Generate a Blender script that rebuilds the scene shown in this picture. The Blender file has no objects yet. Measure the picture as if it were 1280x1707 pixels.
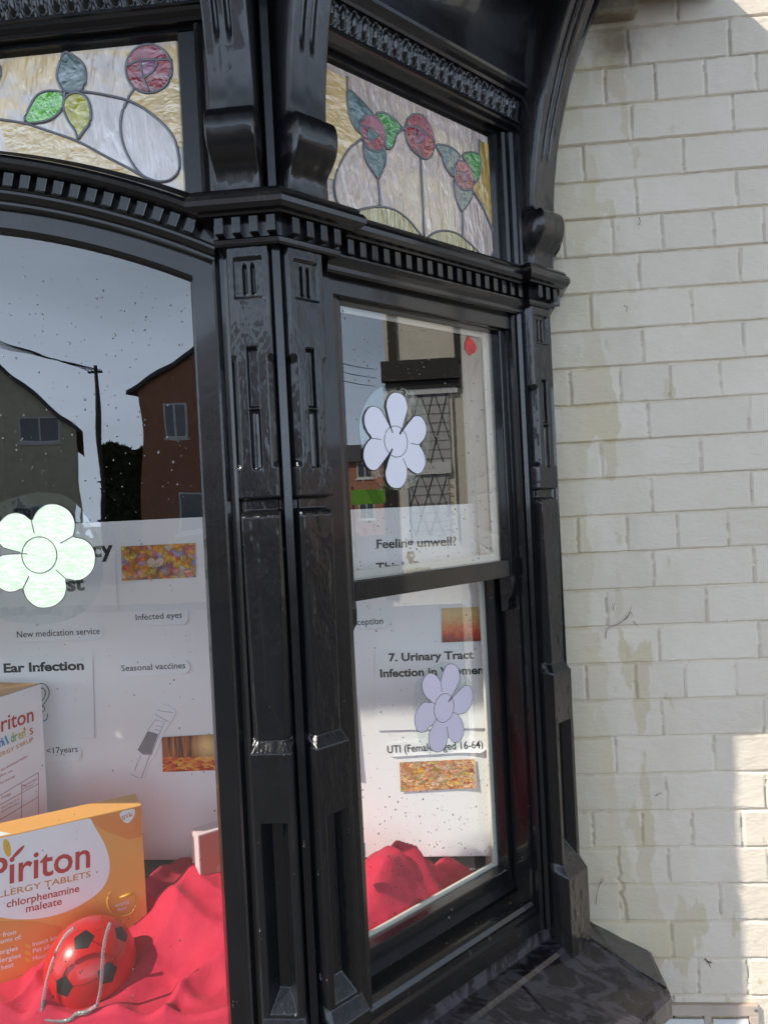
import bpy, bmesh, math, random
import numpy as np
from mathutils import Vector, Matrix
random.seed(4); rng = np.random.default_rng(4)
R = math.radians
scene = bpy.context.scene
COL = scene.collection

# ------------------------------------------------------------------ camera
CAMP = np.array([-.32758, -1.62240, 1.5]); FPX = 1190.67
YAW, PITCH, ROLL = .0780083, -.0060676, -.0499282
_fw = np.array([-math.sin(YAW)*math.cos(PITCH), math.cos(YAW)*math.cos(PITCH), math.sin(PITCH)])
_r = np.array([math.cos(YAW), math.sin(YAW), 0.]); _u = np.cross(_r, _fw)
CR = math.cos(ROLL)*_r + math.sin(ROLL)*_u; CU = -math.sin(ROLL)*_r + math.cos(ROLL)*_u; CF = _fw
cd_ = bpy.data.cameras.new('camera'); cam = bpy.data.objects.new('camera', cd_); COL.objects.link(cam)
cam.matrix_world = Matrix(((CR[0], CU[0], -CF[0], CAMP[0]), (CR[1], CU[1], -CF[1], CAMP[1]), (CR[2], CU[2], -CF[2], CAMP[2]), (0, 0, 0, 1)))
cd_.sensor_fit = 'VERTICAL'; cd_.sensor_height = 36; cd_.lens = FPX/1707*36
cd_.clip_start = .02; cd_.clip_end = 600
scene.camera = cam

# ------------------------------------------------------------------ light
SKYK = .52
SUN_EL, SUN_AZ = R(42.3), R(56.8)          # azimuth: to the left of the shop front's outward normal
sdir = Vector((-math.sin(SUN_AZ)*math.cos(SUN_EL), -math.cos(SUN_AZ)*math.cos(SUN_EL), math.sin(SUN_EL)))
w = bpy.data.worlds.new('World'); scene.world = w; w.use_nodes = True
nt = w.node_tree; bg = nt.nodes['Background']
sky = nt.nodes.new('ShaderNodeTexSky'); sky.sky_type = 'NISHITA'; sky.sun_disc = False
sky.sun_elevation = SUN_EL; sky.sun_rotation = math.atan2(sdir.x, sdir.y) % (2*math.pi)
sky.dust_density = 2.0; sky.air_density = 1.0; sky.ozone_density = 1.0
bg.inputs[1].default_value = .055*SKYK
# bright hazy cloud low over the street in front of the shop, thinning upwards
tc_ = nt.nodes.new('ShaderNodeTexCoord'); sp_ = nt.nodes.new('ShaderNodeSeparateXYZ'); nt.links.new(tc_.outputs['Generated'], sp_.inputs[0])
def wm(op, a, b=0., c=None):
    n = nt.nodes.new('ShaderNodeMath'); n.operation = op
    for i, v in enumerate((a, b) if c is None else (a, b, c)):
        if hasattr(v, 'links'): nt.links.new(v, n.inputs[i])
        else: n.inputs[i].default_value = v
    return n.outputs[0]
band = wm('POWER', 2.718, wm('MULTIPLY', wm('POWER', wm('ABSOLUTE', wm('DIVIDE', sp_.outputs[2], .42)), 2.5), -1.))
azi = nt.nodes.new('ShaderNodeMapRange'); azi.inputs[1].default_value = .35; azi.inputs[2].default_value = -.7; azi.inputs[3].default_value = .24; azi.inputs[4].default_value = 1.0; nt.links.new(sp_.outputs[1], azi.inputs[0])
cn_ = nt.nodes.new('ShaderNodeTexNoise'); cn_.inputs['Scale'].default_value = 2.2; cn_.inputs['Detail'].default_value = 5; mp_ = nt.nodes.new('ShaderNodeMapping'); mp_.inputs['Scale'].default_value = (1, 1, 3); nt.links.new(tc_.outputs['Generated'], mp_.inputs[0]); nt.links.new(mp_.outputs[0], cn_.inputs[0])
cl = wm('MULTIPLY_ADD', cn_.outputs[0], .9, .55)
az2 = nt.nodes.new('ShaderNodeMapRange'); az2.inputs[1].default_value = .25; az2.inputs[2].default_value = .8; az2.inputs[3].default_value = 0.; az2.inputs[4].default_value = .75; nt.links.new(sp_.outputs[1], az2.inputs[0])  # extra haze behind the shop, added to light the houses opposite
amt = wm('MULTIPLY', wm('MULTIPLY', band, wm('ADD', azi.outputs[0], az2.outputs[0])), wm('MULTIPLY', cl, 92.))
hz_ = nt.nodes.new('ShaderNodeVectorMath'); hz_.operation = 'SCALE'; hz_.inputs[0].default_value = (.80, .96, 1.19); nt.links.new(amt, hz_.inputs[3])
ad_ = nt.nodes.new('ShaderNodeVectorMath'); ad_.operation = 'ADD'; nt.links.new(sky.outputs[0], ad_.inputs[0]); nt.links.new(hz_.outputs[0], ad_.inputs[1]); nt.links.new(ad_.outputs[0], bg.inputs[0])
sl = bpy.data.lights.new('sun', 'SUN'); sl.energy = 4.9; sl.angle = R(.53); sl.color = (1, .93, .82)
so = bpy.data.objects.new('sun', sl); COL.objects.link(so); so.rotation_euler = (-sdir).to_track_quat('-Z', 'Y').to_euler()
scene.view_settings.view_transform = 'Standard'; scene.view_settings.look = 'None'
scene.view_settings.exposure = .22; scene.view_settings.gamma = 1.0
scene.cycles.transparent_max_bounces = 16; scene.cycles.max_bounces = 10
scene.cycles.caustics_reflective = False; scene.cycles.caustics_refractive = False

# ------------------------------------------------------------------ pixel -> plane
def ray(px, py): return CF + CR*(px-640)/FPX - CU*(py-853.5)/FPX
def hit(px, py, pt, n):
    d = ray(px, py); n = np.array(n, float); return CAMP + d*(n@(np.array(pt, float)-CAMP))/(n@d)
D = .5575; BETA = R(45.73)
XC = -1.27                                  # middle of the bay
class Facet:
    def __init__(s, O, d, n): s.O = np.array([O[0], O[1], 0.]); s.d = np.array([d[0], d[1], 0.]); s.n = np.array([n[0], n[1], 0.])
    def P(s, t, o, z): q = s.O + s.d*t + s.n*o; return (q[0], q[1], z)
    def arr(s, t, o, z):
        return np.stack([s.O[0]+s.d[0]*t+s.n[0]*o, s.O[1]+s.d[1]*t+s.n[1]*o, z+0*t], -1)
    def at(s, px, py, o=0.):                # a picture point on the plane o in front of the facet, as (t, z)
        p = hit(px, py, s.O+s.n*o, s.n); return float((p-s.O)@s.d), float(p[2])
FR = Facet((0, -D), (1, 0), (0, -1))
V0 = np.array([-.55, -D])
CA = Facet(V0, (math.cos(BETA), math.sin(BETA)), (math.sin(BETA), -math.cos(BETA)))
TE = .69
E0 = V0 + CA.d[:2]*TE
RT = Facet(E0, (0, 1), (1, 0))
BY = -.03
BD = Facet((0, BY), (1, 0), (0, -1))
def zq(ox, oy, s, pts): return [(ox+x/s, oy+y/s) for x, y in pts]

# ------------------------------------------------------------------ noise helper
def vnoise(x, y, seed=0, n=64):
    g = np.random.default_rng(seed).random((n, n)); xi = np.floor(x).astype(int); yi = np.floor(y).astype(int)
    fx = x-xi; fy = y-yi; fx = fx*fx*(3-2*fx); fy = fy*fy*(3-2*fy)
    a = g[xi % n, yi % n]; b = g[(xi+1) % n, yi % n]; c = g[xi % n, (yi+1) % n]; d = g[(xi+1) % n, (yi+1) % n]
    return (a*(1-fx)+b*fx)*(1-fy)+(c*(1-fx)+d*fx)*fy-.5
def sst(a, b, x): t = np.clip((x-a)/(b-a), 0, 1); return t*t*(3-2*t)
def blur(h, k):
    ker = np.ones(2*k+1)/(2*k+1)
    for ax in (0, 1):
        p = np.pad(h, [(k, k) if i == ax else (0, 0) for i in (0, 1)], mode='edge')
        h = np.apply_along_axis(lambda v: np.convolve(v, ker, 'valid'), ax, p)
    return h

# ------------------------------------------------------------------ mesh builder
class MB:
    def __init__(s): s.v = []; s.f = []; s.m = []; s.sm = []
    def add(s, vs, fs, mi=0, smooth=False):
        b = len(s.v); s.v += [tuple(map(float, p)) for p in vs]
        s.f += [tuple(b+i for i in f) for f in fs]; s.m += [mi]*len(fs); s.sm += [smooth]*len(fs); return s
    def grid(s, A, mi=0, smooth=True, keep=None, flip=False):
        ni, nj = A.shape[:2]; fs = []
        for i in range(ni-1):
            for j in range(nj-1):
                if keep is not None and not keep[i, j]: continue
                f = (i*nj+j, (i+1)*nj+j, (i+1)*nj+j+1, i*nj+j+1); fs.append(f[::-1] if flip else f)
        return s.add(A.reshape(-1, 3), fs, mi, smooth)
    def box(s, F, t0, t1, o0, o1, z0, z1, b=0.003, mi=0):
        bm = bmesh.new(); bmesh.ops.create_cube(bm, size=1)
        for v in bm.verts: v.co = ((t0+t1)/2+v.co.x*(t1-t0), (o0+o1)/2+v.co.y*(o1-o0), (z0+z1)/2+v.co.z*(z1-z0))
        if b > 0: bmesh.ops.bevel(bm, geom=bm.edges[:], offset=min(b, .45*min(t1-t0, o1-o0, z1-z0)), segments=2, affect='EDGES', profile=.6)
        bm.verts.index_update()
        vs = [F.P(v.co.x, v.co.y, v.co.z) for v in bm.verts]; fs = [tuple(v.index for v in f.verts) for f in bm.faces]; bm.free()
        return s.add(vs, fs, mi, False)
    def tube(s, pts, r, n=8, mi=0, cap=True):
        pts = [np.array(p, float) for p in pts]; rings = []; N = len(pts)
        for i, p in enumerate(pts):
            t = pts[min(i+1, N-1)]-pts[max(i-1, 0)]; t = t/(np.linalg.norm(t)+1e-12)
            a = np.array([0, 0, 1.]) if abs(t[2]) < .9 else np.array([1., 0, 0]); u = np.cross(t, a); u /= np.linalg.norm(u); v = np.cross(t, u)
            rr = r[i] if hasattr(r, '__len__') else r
            rings.append([p+rr*(math.cos(2*math.pi*k/n)*u+math.sin(2*math.pi*k/n)*v) for k in range(n)])
        vs = [q for ring in rings for q in ring]; fs = [(i*n+k, i*n+(k+1) % n, (i+1)*n+(k+1) % n, (i+1)*n+k) for i in range(N-1) for k in range(n)]
        if cap: fs += [tuple(range(n-1, -1, -1)), tuple((N-1)*n+k for k in range(n))]
        return s.add(vs, fs, mi, True)
    def prism(s, bot, top, mi=0, smooth=False):   # two matching outlines
        n = len(bot); vs = list(bot)+list(top)
        fs = [tuple(range(n-1, -1, -1)), tuple(range(n, 2*n))]+[(i, (i+1) % n, n+(i+1) % n, n+i) for i in range(n)]
        return s.add(vs, fs, mi, smooth)
    def build(s, name, mats, parent=None):
        me = bpy.data.meshes.new(name); me.from_pydata(s.v, [], s.f)
        for m in (mats if isinstance(mats, (list, tuple)) else [mats]): me.materials.append(m)
        me.polygons.foreach_set('material_index', s.m); me.polygons.foreach_set('use_smooth', s.sm)
        bm = bmesh.new(); bm.from_mesh(me); bmesh.ops.recalc_face_normals(bm, faces=bm.faces[:]); bm.to_mesh(me); bm.free()
        o = bpy.data.objects.new(name, me); COL.objects.link(o); o.parent = parent; return o
def tag(o, label=None, cat=None, group=None, kind=None):
    for k, v in (('label', label), ('category', cat), ('group', group), ('kind', kind)):
        if v: o[k] = v
    return o
def thing(name, label, cat, group=None, loc=(0, 0, 0)):
    o = bpy.data.objects.new(name, None); COL.objects.link(o); o.empty_display_size = .05; o.location = loc; return tag(o, label, cat, group)
def mirror_tree(o, parent):
    c = o.copy(); COL.objects.link(c); c.parent = parent
    if o.parent is BAY: c.matrix_local = MIRROR @ o.matrix_local
    for ch in list(o.children): mirror_tree(ch, c)
    return c
MIRROR = Matrix.Translation((2*XC, 0, 0)) @ Matrix.Diagonal((-1, 1, 1, 1))
def sweep_plan(mb, path, prof, mi=0, caps=True, smooth=False):
    """profile (o,z) swept along a plan polyline of (x,y); outward is to the right of travel"""
    path = [np.array(p, float) for p in path]; N = len(path); nrm = []
    for i in range(N-1):
        d = path[i+1]-path[i]; d /= np.linalg.norm(d); nrm.append(np.array([d[1], -d[0]]))
    dirs = []
    for i in range(N):
        if i == 0: dirs.append(nrm[0])
        elif i == N-1: dirs.append(nrm[-1])
        else:
            m = nrm[i-1]+nrm[i]; dirs.append(m/(1+nrm[i-1]@nrm[i]))
    K = len(prof); vs = [(path[i][0]+dirs[i][0]*o, path[i][1]+dirs[i][1]*o, z) for i in range(N) for o, z in prof]
    fs = [(i*K+k, i*K+k+1, (i+1)*K+k+1, (i+1)*K+k) for i in range(N-1) for k in range(K-1)]
    if caps: fs += [tuple(range(K)), tuple((N-1)*K+k for k in range(K-1, -1, -1))]
    return mb.add(vs, fs, mi, smooth)
def sweep_arc(mb, F, xc, zc, a0, a1, prof, n=60, mi=0, smooth=False):
    """profile (radius,o) swept round an arc in a facet; angle measured from straight up, to +t"""
    K = len(prof); vs = []
    for i in range(n+1):
        a = a0+(a1-a0)*i/n
        vs += [F.P(xc+r*math.sin(a), o, zc+r*math.cos(a)) for r, o in prof]
    fs = [(i*K+k, i*K+(k+1) % K, (i+1)*K+(k+1) % K, (i+1)*K+k) for i in range(n) for k in range(K)]
    fs += [tuple(range(K)), tuple(n*K+k for k in range(K-1, -1, -1))]
    return mb.add(vs, fs, mi, smooth)
def vsweep(mb, F, prof, z0, z1, mi=0):      # closed (t,o) outline pulled up from z0 to z1
    return mb.prism([F.P(t, o, z0) for t, o in prof], [F.P(t, o, z1) for t, o in prof], mi)
def catmull(pts, closed=False, n=5):
    pts = [np.array(p, float) for p in pts]; N = len(pts); out = []
    for i in range(N if closed else N-1):
        p0 = pts[(i-1) % N] if closed or i > 0 else pts[0]; p1 = pts[i]; p2 = pts[(i+1) % N]
        p3 = pts[(i+2) % N] if closed or i+2 < N else pts[-1]
        for k in range(n):
            t = k/n; out.append(.5*((2*p1)+(-p0+p2)*t+(2*p0-5*p1+4*p2-p3)*t*t+(-p0+3*p1-3*p2+p3)*t**3))
    if not closed: out.append(pts[-1])
    return [tuple(p) for p in out]

# ------------------------------------------------------------------ materials
def newmat(name):
    m = bpy.data.materials.new(name); m.use_nodes = True; return m, m.node_tree.nodes, m.node_tree.links
def setp(b, **k):
    for n, v in k.items(): b.inputs[n.replace('_', ' ')].default_value = v
def ncoord(N, L, scale=(1, 1, 1)):
    tc = N.new('ShaderNodeTexCoord'); mp = N.new('ShaderNodeMapping'); mp.inputs['Scale'].default_value = scale
    L.new(tc.outputs['Object'], mp.inputs[0]); return mp.outputs[0]
def noise(N, L, vec, scale, detail=4, rough=.5, dist=0):
    n = N.new('ShaderNodeTexNoise'); n.inputs['Scale'].default_value = scale; n.inputs['Detail'].default_value = detail
    n.inputs['Roughness'].default_value = rough; n.inputs['Distortion'].default_value = dist
    if vec is not None: L.new(vec, n.inputs['Vector'])
    return n.outputs[0]
def ramp(N, L, fac, stops):
    r = N.new('ShaderNodeValToRGB'); e = r.color_ramp.elements
    while len(e) < len(stops): e.new(.5)
    for i, (p, c) in enumerate(stops): e[i].position = p; e[i].color = (*c, 1) if len(c) == 3 else c
    L.new(fac, r.inputs[0]); return r.outputs[0]
def mixc(N, L, fac, a, b, mode='MIX'):
    m = N.new('ShaderNodeMix'); m.data_type = 'RGBA'; m.blend_type = mode
    for s, v in ((0, fac), (6, a), (7, b)):
        if hasattr(v, 'links'): L.new(v, m.inputs[s])
        else: m.inputs[s].default_value = v if s == 0 else ((*v, 1) if len(v) == 3 else v)
    return m.outputs[2]
def mth(N, L, op, a, b=0.):
    m = N.new('ShaderNodeMath'); m.operation = op
    for i, v in enumerate((a, b)):
        if hasattr(v, 'links'): L.new(v, m.inputs[i])
        else: m.inputs[i].default_value = v
    return m.outputs[0]
def bump(N, L, b, h, strength, dist, prev=None):
    n = N.new('ShaderNodeBump'); n.inputs['Strength'].default_value = strength; n.inputs['Distance'].default_value = dist
    L.new(h, n.inputs['Height'])
    if prev is not None: L.new(prev, n.inputs['Normal'])
    if b is not None: L.new(n.outputs[0], b.inputs['Normal'])
    return n.outputs[0]
def plain(name, col, rough=.6, var=.12, bs=0, bscale=200, metal=0, spec=.5, vscale=8):
    m, N, L = newmat(name); b = N['Principled BSDF']; v = ncoord(N, L)
    n = noise(N, L, v, vscale, 5, .6)
    c = ramp(N, L, n, [(.3, tuple(x*(1-var) for x in col)), (.7, tuple(min(1, x*(1+var)) for x in col))])
    L.new(c, b.inputs['Base Color']); setp(b, Roughness=rough, Metallic=metal); b.inputs['Specular IOR Level'].default_value = spec
    if bs: bump(N, L, b, noise(N, L, v, bscale, 4), bs, .001)
    return m
def paint_mat(name, col=(.006, .0065, .008), chips=True, brush=(60, 60, 4), rough=(.10, .24)):
    m, N, L = newmat(name); b = N['Principled BSDF']
    v = ncoord(N, L); vb = ncoord(N, L, brush)
    c = ramp(N, L, noise(N, L, v, 14, 6, .65), [(.35, col), (.75, tuple(x*1.35 for x in col))])
    L.new(ramp(N, L, noise(N, L, v, 22, 5, .6), [(.3, (rough[0],)*3), (.72, (rough[1],)*3)]), b.inputs['Roughness'])
    n1 = bump(N, L, None, noise(N, L, vb, 6, 5, .65), .45, .0011)
    n2 = bump(N, L, None, noise(N, L, v, 60, 4, .55), .2, .0012, n1)
    n3 = bump(N, L, None, ramp(N, L, noise(N, L, v, 260, 2, .5), [(.66, (0, 0, 0)), (.8, (1, 1, 1))]), .4, .0008, n2)
    if chips:
        sep = N.new('ShaderNodeSeparateXYZ'); g = N.new('ShaderNodeNewGeometry'); L.new(g.outputs['Position'], sep.inputs[0])
        mr = N.new('ShaderNodeMapRange'); mr.inputs['From Min'].default_value = 1.9; mr.inputs['From Max'].default_value = .6
        mr.inputs['To Min'].default_value = .0; mr.inputs['To Max'].default_value = .065; L.new(sep.outputs[2], mr.inputs[0])
        ch = mth(N, L, 'ADD', noise(N, L, ncoord(N, L, (70, 70, 22)), 1.6, 6, .65), mr.outputs[0])
        mk = ramp(N, L, ch, [(.745, (0, 0, 0)), (.765, (1, 1, 1))])
        cc = ramp(N, L, noise(N, L, v, 60, 2), [(.45, (.23, .13, .07)), (.55, (.5, .47, .42))])
        c = mixc(N, L, mk, c, cc)
    st_ = noise(N, L, ncoord(N, L, (90, 90, 2.5)), 1.5, 4, .6)
    c = mixc(N, L, ramp(N, L, st_, [(.58, (0, 0, 0)), (.74, (.4, .4, .4))]), c, (.024, .022, .021))
    L.new(c, b.inputs['Base Color']); L.new(n3, b.inputs['Normal']); b.inputs['Specular IOR Level'].default_value = .3; b.inputs['Coat Weight'].default_value = .45; b.inputs['Coat Roughness'].default_value = .06; b.inputs['Coat IOR'].default_value = 1.5
    return m
def glass_mat(name, f0=.2, wave=.05, wscale=3.2, tint=(.97, .98, .97)):
    m, N, L = newmat(name); N.remove(N['Principled BSDF']); out = N['Material Output']
    t = N.new('ShaderNodeBsdfTransparent'); t.inputs[0].default_value = (*tint, 1)
    g = N.new('ShaderNodeBsdfGlossy'); g.inputs['Roughness'].default_value = 0.0; g.inputs[0].default_value = (1, 1, 1, 1)
    lw = N.new('ShaderNodeLayerWeight'); lw.inputs[0].default_value = .5
    f = mth(N, L, 'ADD', mth(N, L, 'MULTIPLY', mth(N, L, 'POWER', lw.outputs['Facing'], 5.), 1-f0), f0)
    mx = N.new('ShaderNodeMixShader'); L.new(f, mx.inputs[0]); L.new(t.outputs[0], mx.inputs[1]); L.new(g.outputs[0], mx.inputs[2])
    if wave:
        h = noise(N, L, ncoord(N, L, (1.6, 1.6, 1)), wscale, 2, .4)
        L.new(bump(N, L, None, h, wave, .1), g.inputs['Normal'])
    L.new(mx.outputs[0], out.inputs[0]); return m
def sglass(name, col, wscale=(30, 30, 12), amt=.5, rough=.08, var=.35, streak=None):
    m, N, L = newmat(name); b = N['Principled BSDF']; v = ncoord(N, L, wscale)
    n = noise(N, L, v, 2.2, 3, .55, .6)
    lo = tuple(x*(1-var) for x in col); hi = tuple(min(1, x*(1+var)) for x in col)
    c = ramp(N, L, n, [(.3, lo), (.7, hi)])
    if streak:
        k = noise(N, L, ncoord(N, L, (3, 3, 9)), 1.6, 3, .5, .5)
        c = mixc(N, L, ramp(N, L, k, [(.48, (0, 0, 0)), (.6, (1, 1, 1))]), c, streak)
    L.new(c, b.inputs['Base Color']); setp(b, Roughness=rough); b.inputs['Specular IOR Level'].default_value = 1.0; b.inputs['IOR'].default_value = 1.75; b.inputs['Coat Weight'].default_value = .5; b.inputs['Coat Roughness'].default_value = .02
    w2 = noise(N, L, ncoord(N, L, tuple(x*.45 for x in wscale)), 2.0, 2, .5, .8)
    nb_ = bump(N, L, None, w2, amt, .012); bump(N, L, b, n, amt*.8, .007, nb_); L.new(b.inputs['Normal'].links[0].from_socket, b.inputs['Coat Normal']); return m
def leaf_photo(name, stops, scale, stretch=(1, 1, 1)):
    m, N, L = newmat(name); b = N['Principled BSDF']; v = ncoord(N, L, stretch)
    vo = N.new('ShaderNodeTexVoronoi'); vo.inputs['Scale'].default_value = scale
    vd = noise(N, L, v, scale*.6, 3, .6, 1.5)
    cmb = N.new('ShaderNodeVectorMath'); cmb.operation = 'ADD'; L.new(v, cmb.inputs[0])
    sc = N.new('ShaderNodeVectorMath'); sc.operation = 'SCALE'; sc.inputs[3].default_value = .03
    nn = N.new('ShaderNodeTexNoise'); nn.inputs['Scale'].default_value = scale; L.new(v, nn.inputs[0]); L.new(nn.outputs[1], sc.inputs[0])
    L.new(sc.outputs[0], cmb.inputs[1]); L.new(cmb.outputs[0], vo.inputs['Vector'])
    sp = N.new('ShaderNodeSeparateColor'); L.new(vo.outputs['Color'], sp.inputs[0])
    c = ramp(N, L, sp.outputs[0], stops)
    c = mixc(N, L, ramp(N, L, vo.outputs['Distance'], [(.25, (0, 0, 0)), (.75, (.55, .55, .55))]), c, (.05, .02, .015))
    L.new(c, b.inputs['Base Color']); setp(b, Roughness=.35); return m

M_paint = paint_mat('black_gloss_paint')
M_sill = paint_mat('weathered_black_sill', (.030, .026, .032), chips=False, brush=(14, 14, 5), rough=(.12, .55))
_n = M_sill.node_tree; _b = _n.nodes['Principled BSDF']; _N, _L = _n.nodes, _n.links
_k = noise(_N, _L, ncoord(_N, _L, (10, 22, 12)), 1.3, 5, .6, 1.2)
_L.new(ramp(_N, _L, _k, [(.44, (.014, .012, .015)), (.56, (.062, .055, .066))]), _b.inputs['Base Color']); _L.new(ramp(_N, _L, _k, [(.42, (.08,)*3), (.58, (.42,)*3)]), _b.inputs['Roughness'])
M_glass = glass_mat('window_glass', .12, .012, 3.0)
M_glass2 = glass_mat('side_window_glass', .15, .002, 2.0)
M_lead = plain('lead_came', (.19, .195, .21), .35, .25, .4, 300, .3)
M_clear = sglass('pale_cathedral_glass', (.68, .61, .58), (34, 34, 9), .38, .07, .08, (.86, .62, .30))
M_clear2 = sglass('pink_cathedral_glass', (.54, .42, .36), (48, 48, 15), .42, .07, .14, (.66, .52, .36))
M_amber = sglass('amber_glass', (.74, .52, .22), (24, 24, 40), .3, .08, .12)
M_yel = sglass('yellow_streak_glass', (.50, .42, .16), (120, 120, 14), .6, .1, .35)
M_gold = sglass('gold_glass', (.50, .30, .03), (50, 50, 12), .5, .1, .4)
M_teal = sglass('teal_glass', (.10, .17, .16), (30, 30, 30), .18, .1, .25)
M_green = sglass('green_glass', (.06, .30, .05), (50, 14, 50), .3, .1, .4)
M_lime = sglass('lime_glass', (.15, .55, .04), (50, 14, 50), .3, .1, .3)
M_yleaf = sglass('yellow_leaf_glass', (.48, .44, .02), (30, 30, 30), .25, .1, .25)
M_red = sglass('ruby_glass', (.30, .012, .018), (36, 36, 36), .22, .1, .5)
M_rose = sglass('rose_glass', (.36, .07, .09), (30, 30, 30), .15, .1, .2)
M_plum = sglass('plum_glass', (.25, .06, .14), (36, 36, 36), .2, .1, .4)
M_white = plain('white_frame_paint', (.72, .70, .62), .4, .06, .3, 120)
M_paper = plain('white_paper', (.90, .90, .89), .6, .02)
M_board = plain('white_display_board', (.91, .905, .885), .5, .015, vscale=3)
M_ink = plain('black_ink', (.02, .02, .02), .5, .05)
M_grey = plain('grey_ink', (.25, .25, .26), .6, .1)
M_wood = plain('shelf_paint', (.74, .72, .68), .45, .04)
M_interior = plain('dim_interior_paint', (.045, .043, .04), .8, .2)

# ================================================================== SETTING
def quad_thing(name, pts, m, kind='structure'):
    mb = MB(); mb.add(pts, [tuple(range(len(pts)))]); return tag(mb.build(name, m), kind=kind)
def ground_mat(name, col, s=30):
    m, N, L = newmat(name); b = N['Principled BSDF']; v = ncoord(N, L)
    L.new(ramp(N, L, noise(N, L, v, s, 8, .7), [(.3, tuple(x*.7 for x in col)), (.7, tuple(x*1.3 for x in col))]), b.inputs['Base Color'])
    setp(b, Roughness=.85); bump(N, L, b, noise(N, L, v, s*8, 3), .4, .004); return m
M_tar = ground_mat('asphalt', (.04, .04, .042)); M_pave = ground_mat('paving', (.105, .10, .095), 12)
M_soil = ground_mat('far_ground', (.16, .16, .14), 2)
quad_thing('ground', [(-200, -200, -.16), (200, -200, -.16), (200, 200, -.16), (-200, 200, -.16)], M_soil)
quad_thing('road', [(-120, -11.5, -.12), (120, -11.5, -.12), (120, -4.2, -.12), (-120, -4.2, -.12)], M_tar)
mb = MB(); mb.box(FR, -60, 60, -D-6, 4.1-D, -.3, 0, .01); tag(mb.build('pavement', M_pave), kind='structure')
mb = MB(); mb.box(FR, -60, 60, 11.55-D, 15-D, -.3, 0, .01); tag(mb.build('far_pavement', M_pave), kind='structure')

# ---- painted brick wall: every brick modelled in one sheet
COURSE, HEAD, ZJ0, XJ = .0825, .1076, 2.532, .084
_cr = [hit(x, y, (0, 0, 0), (0, 1, 0)) for x, y in [(1043, 1540), (1037, 1500), (1033, 1472), (1029, 1440), (1027, 1412)]]
CRX = np.array([p[0] for p in _cr]); CRZ = np.array([p[2] for p in _cr])
def wall_height(X, Z):
    k = np.floor((ZJ0-Z)/COURSE).astype(int); v = (ZJ0-Z)/COURSE-k       # v: 0 at the top of the course
    rr = np.mod(k*7919, 97)
    hdr = np.mod(k-1, 4) == 0
    off = np.where(np.mod(k, 2) == 0, .5*HEAD, 1.5*HEAD)
    ph = np.where(hdr, 0, off)+(vnoise(k*.37+3, k*0.+.3, 5)*.01)
    wd = np.where(hdr, HEAD, 2*HEAD)
    wob = vnoise(X*30, Z*30, 1)*.0035+vnoise(X*110, Z*110, 2)*.0018
    q = (X-XJ-ph+wob)/wd; col = np.floor(q).astype(int); u = (q-col)*wd
    wz = vnoise(X*22, k*3.1, 3)*.004+vnoise(X*90, k*1.7, 4)*.0022
    dz = v*COURSE+wz                                                     # metres below the joint line
    jt = .0085
    bed = np.where(dz < jt, -.0062*(1-sst(.0012, jt, dz))**1.1, 0)        # weather-struck: deep under the brick above
    bed = np.where((dz < .0026) & (dz > .0004), -.0085, bed)                # open slot below the arris
    bed = np.where(dz > COURSE-.0015, np.minimum(bed, -.0012), bed)
    du = np.minimum(u, wd-u); perp = -.0030*(1-sst(.0010, .0042, du))-.004*(du < .0013)*(vnoise(X*20, Z*60, 12) > -.15)
    tilt = (vnoise(col*1.7+k*3.3, k*2.1, 6))*.003*((dz/COURSE)-.5)+vnoise(col*2.3+k, k*1.3, 8)*.0022
    face = vnoise(X*45, Z*55, 9)*.0011+vnoise(X*160, Z*260, 10)*.0006
    cx = np.interp(Z, CRZ, CRX)+vnoise(Z*90, Z*0., 13)*.010; inz = (Z > CRZ[0]) & (Z < CRZ[-1])
    cw = .0022+.0035*np.clip((CRZ[-1]-Z)/.15, 0, 1)
    crack = np.where(inz, -.0075*np.clip(1-np.abs(X-cx)/cw, 0, 1)**.6, 0)
    lump = .012*sst(.035, .0, np.hypot(X-.02, (Z-.505)*1.3))*(.6+vnoise(X*70, Z*70, 14))
    wall_height.tone = vnoise(col*5.3+k*1.9, k*7.7+col*.0, 15)
    return np.minimum(bed, perp)+tilt+face+crack+lump
def wall_grid(V, Fc, x0, x1, z0, z1, st, sz=None):
    sz = sz or st
    xs = np.arange(x0, x1+st*.5, st); zs = np.arange(z0, z1+sz*.5, sz); xs[-1] = x1; zs[-1] = z1
    X, Z = np.meshgrid(xs, zs, indexing='ij'); h = wall_height(X, Z); TONE.append(wall_height.tone.reshape(-1))
    b = sum(len(v) for v in V); V.append(np.stack([X, -h, Z], -1).reshape(-1, 3)); ni, nj = X.shape
    idx = (np.arange(ni-1)[:, None]*nj+np.arange(nj-1)[None]).reshape(-1)+b
    Fc.append(np.stack([idx, idx+nj, idx+nj+1, idx+1], -1))
V, Fc, TONE = [], [], []
wall_grid(V, Fc, -.09, .80, .15, 2.85, .003, .0014)
wall_grid(V, Fc, .80, 2.55, -.05, 5.0, .008); wall_grid(V, Fc, -.09, .80, -.05, .15, .01); wall_grid(V, Fc, -.09, .80, 2.85, 5.0, .008)
wall_grid(V, Fc, -4.2, -2.45, -.05, 5.0, .01); wall_grid(V, Fc, -2.45, -.09, 2.95, 5.0, .01)
V = np.concatenate(V); Fc = np.concatenate(Fc)
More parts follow.
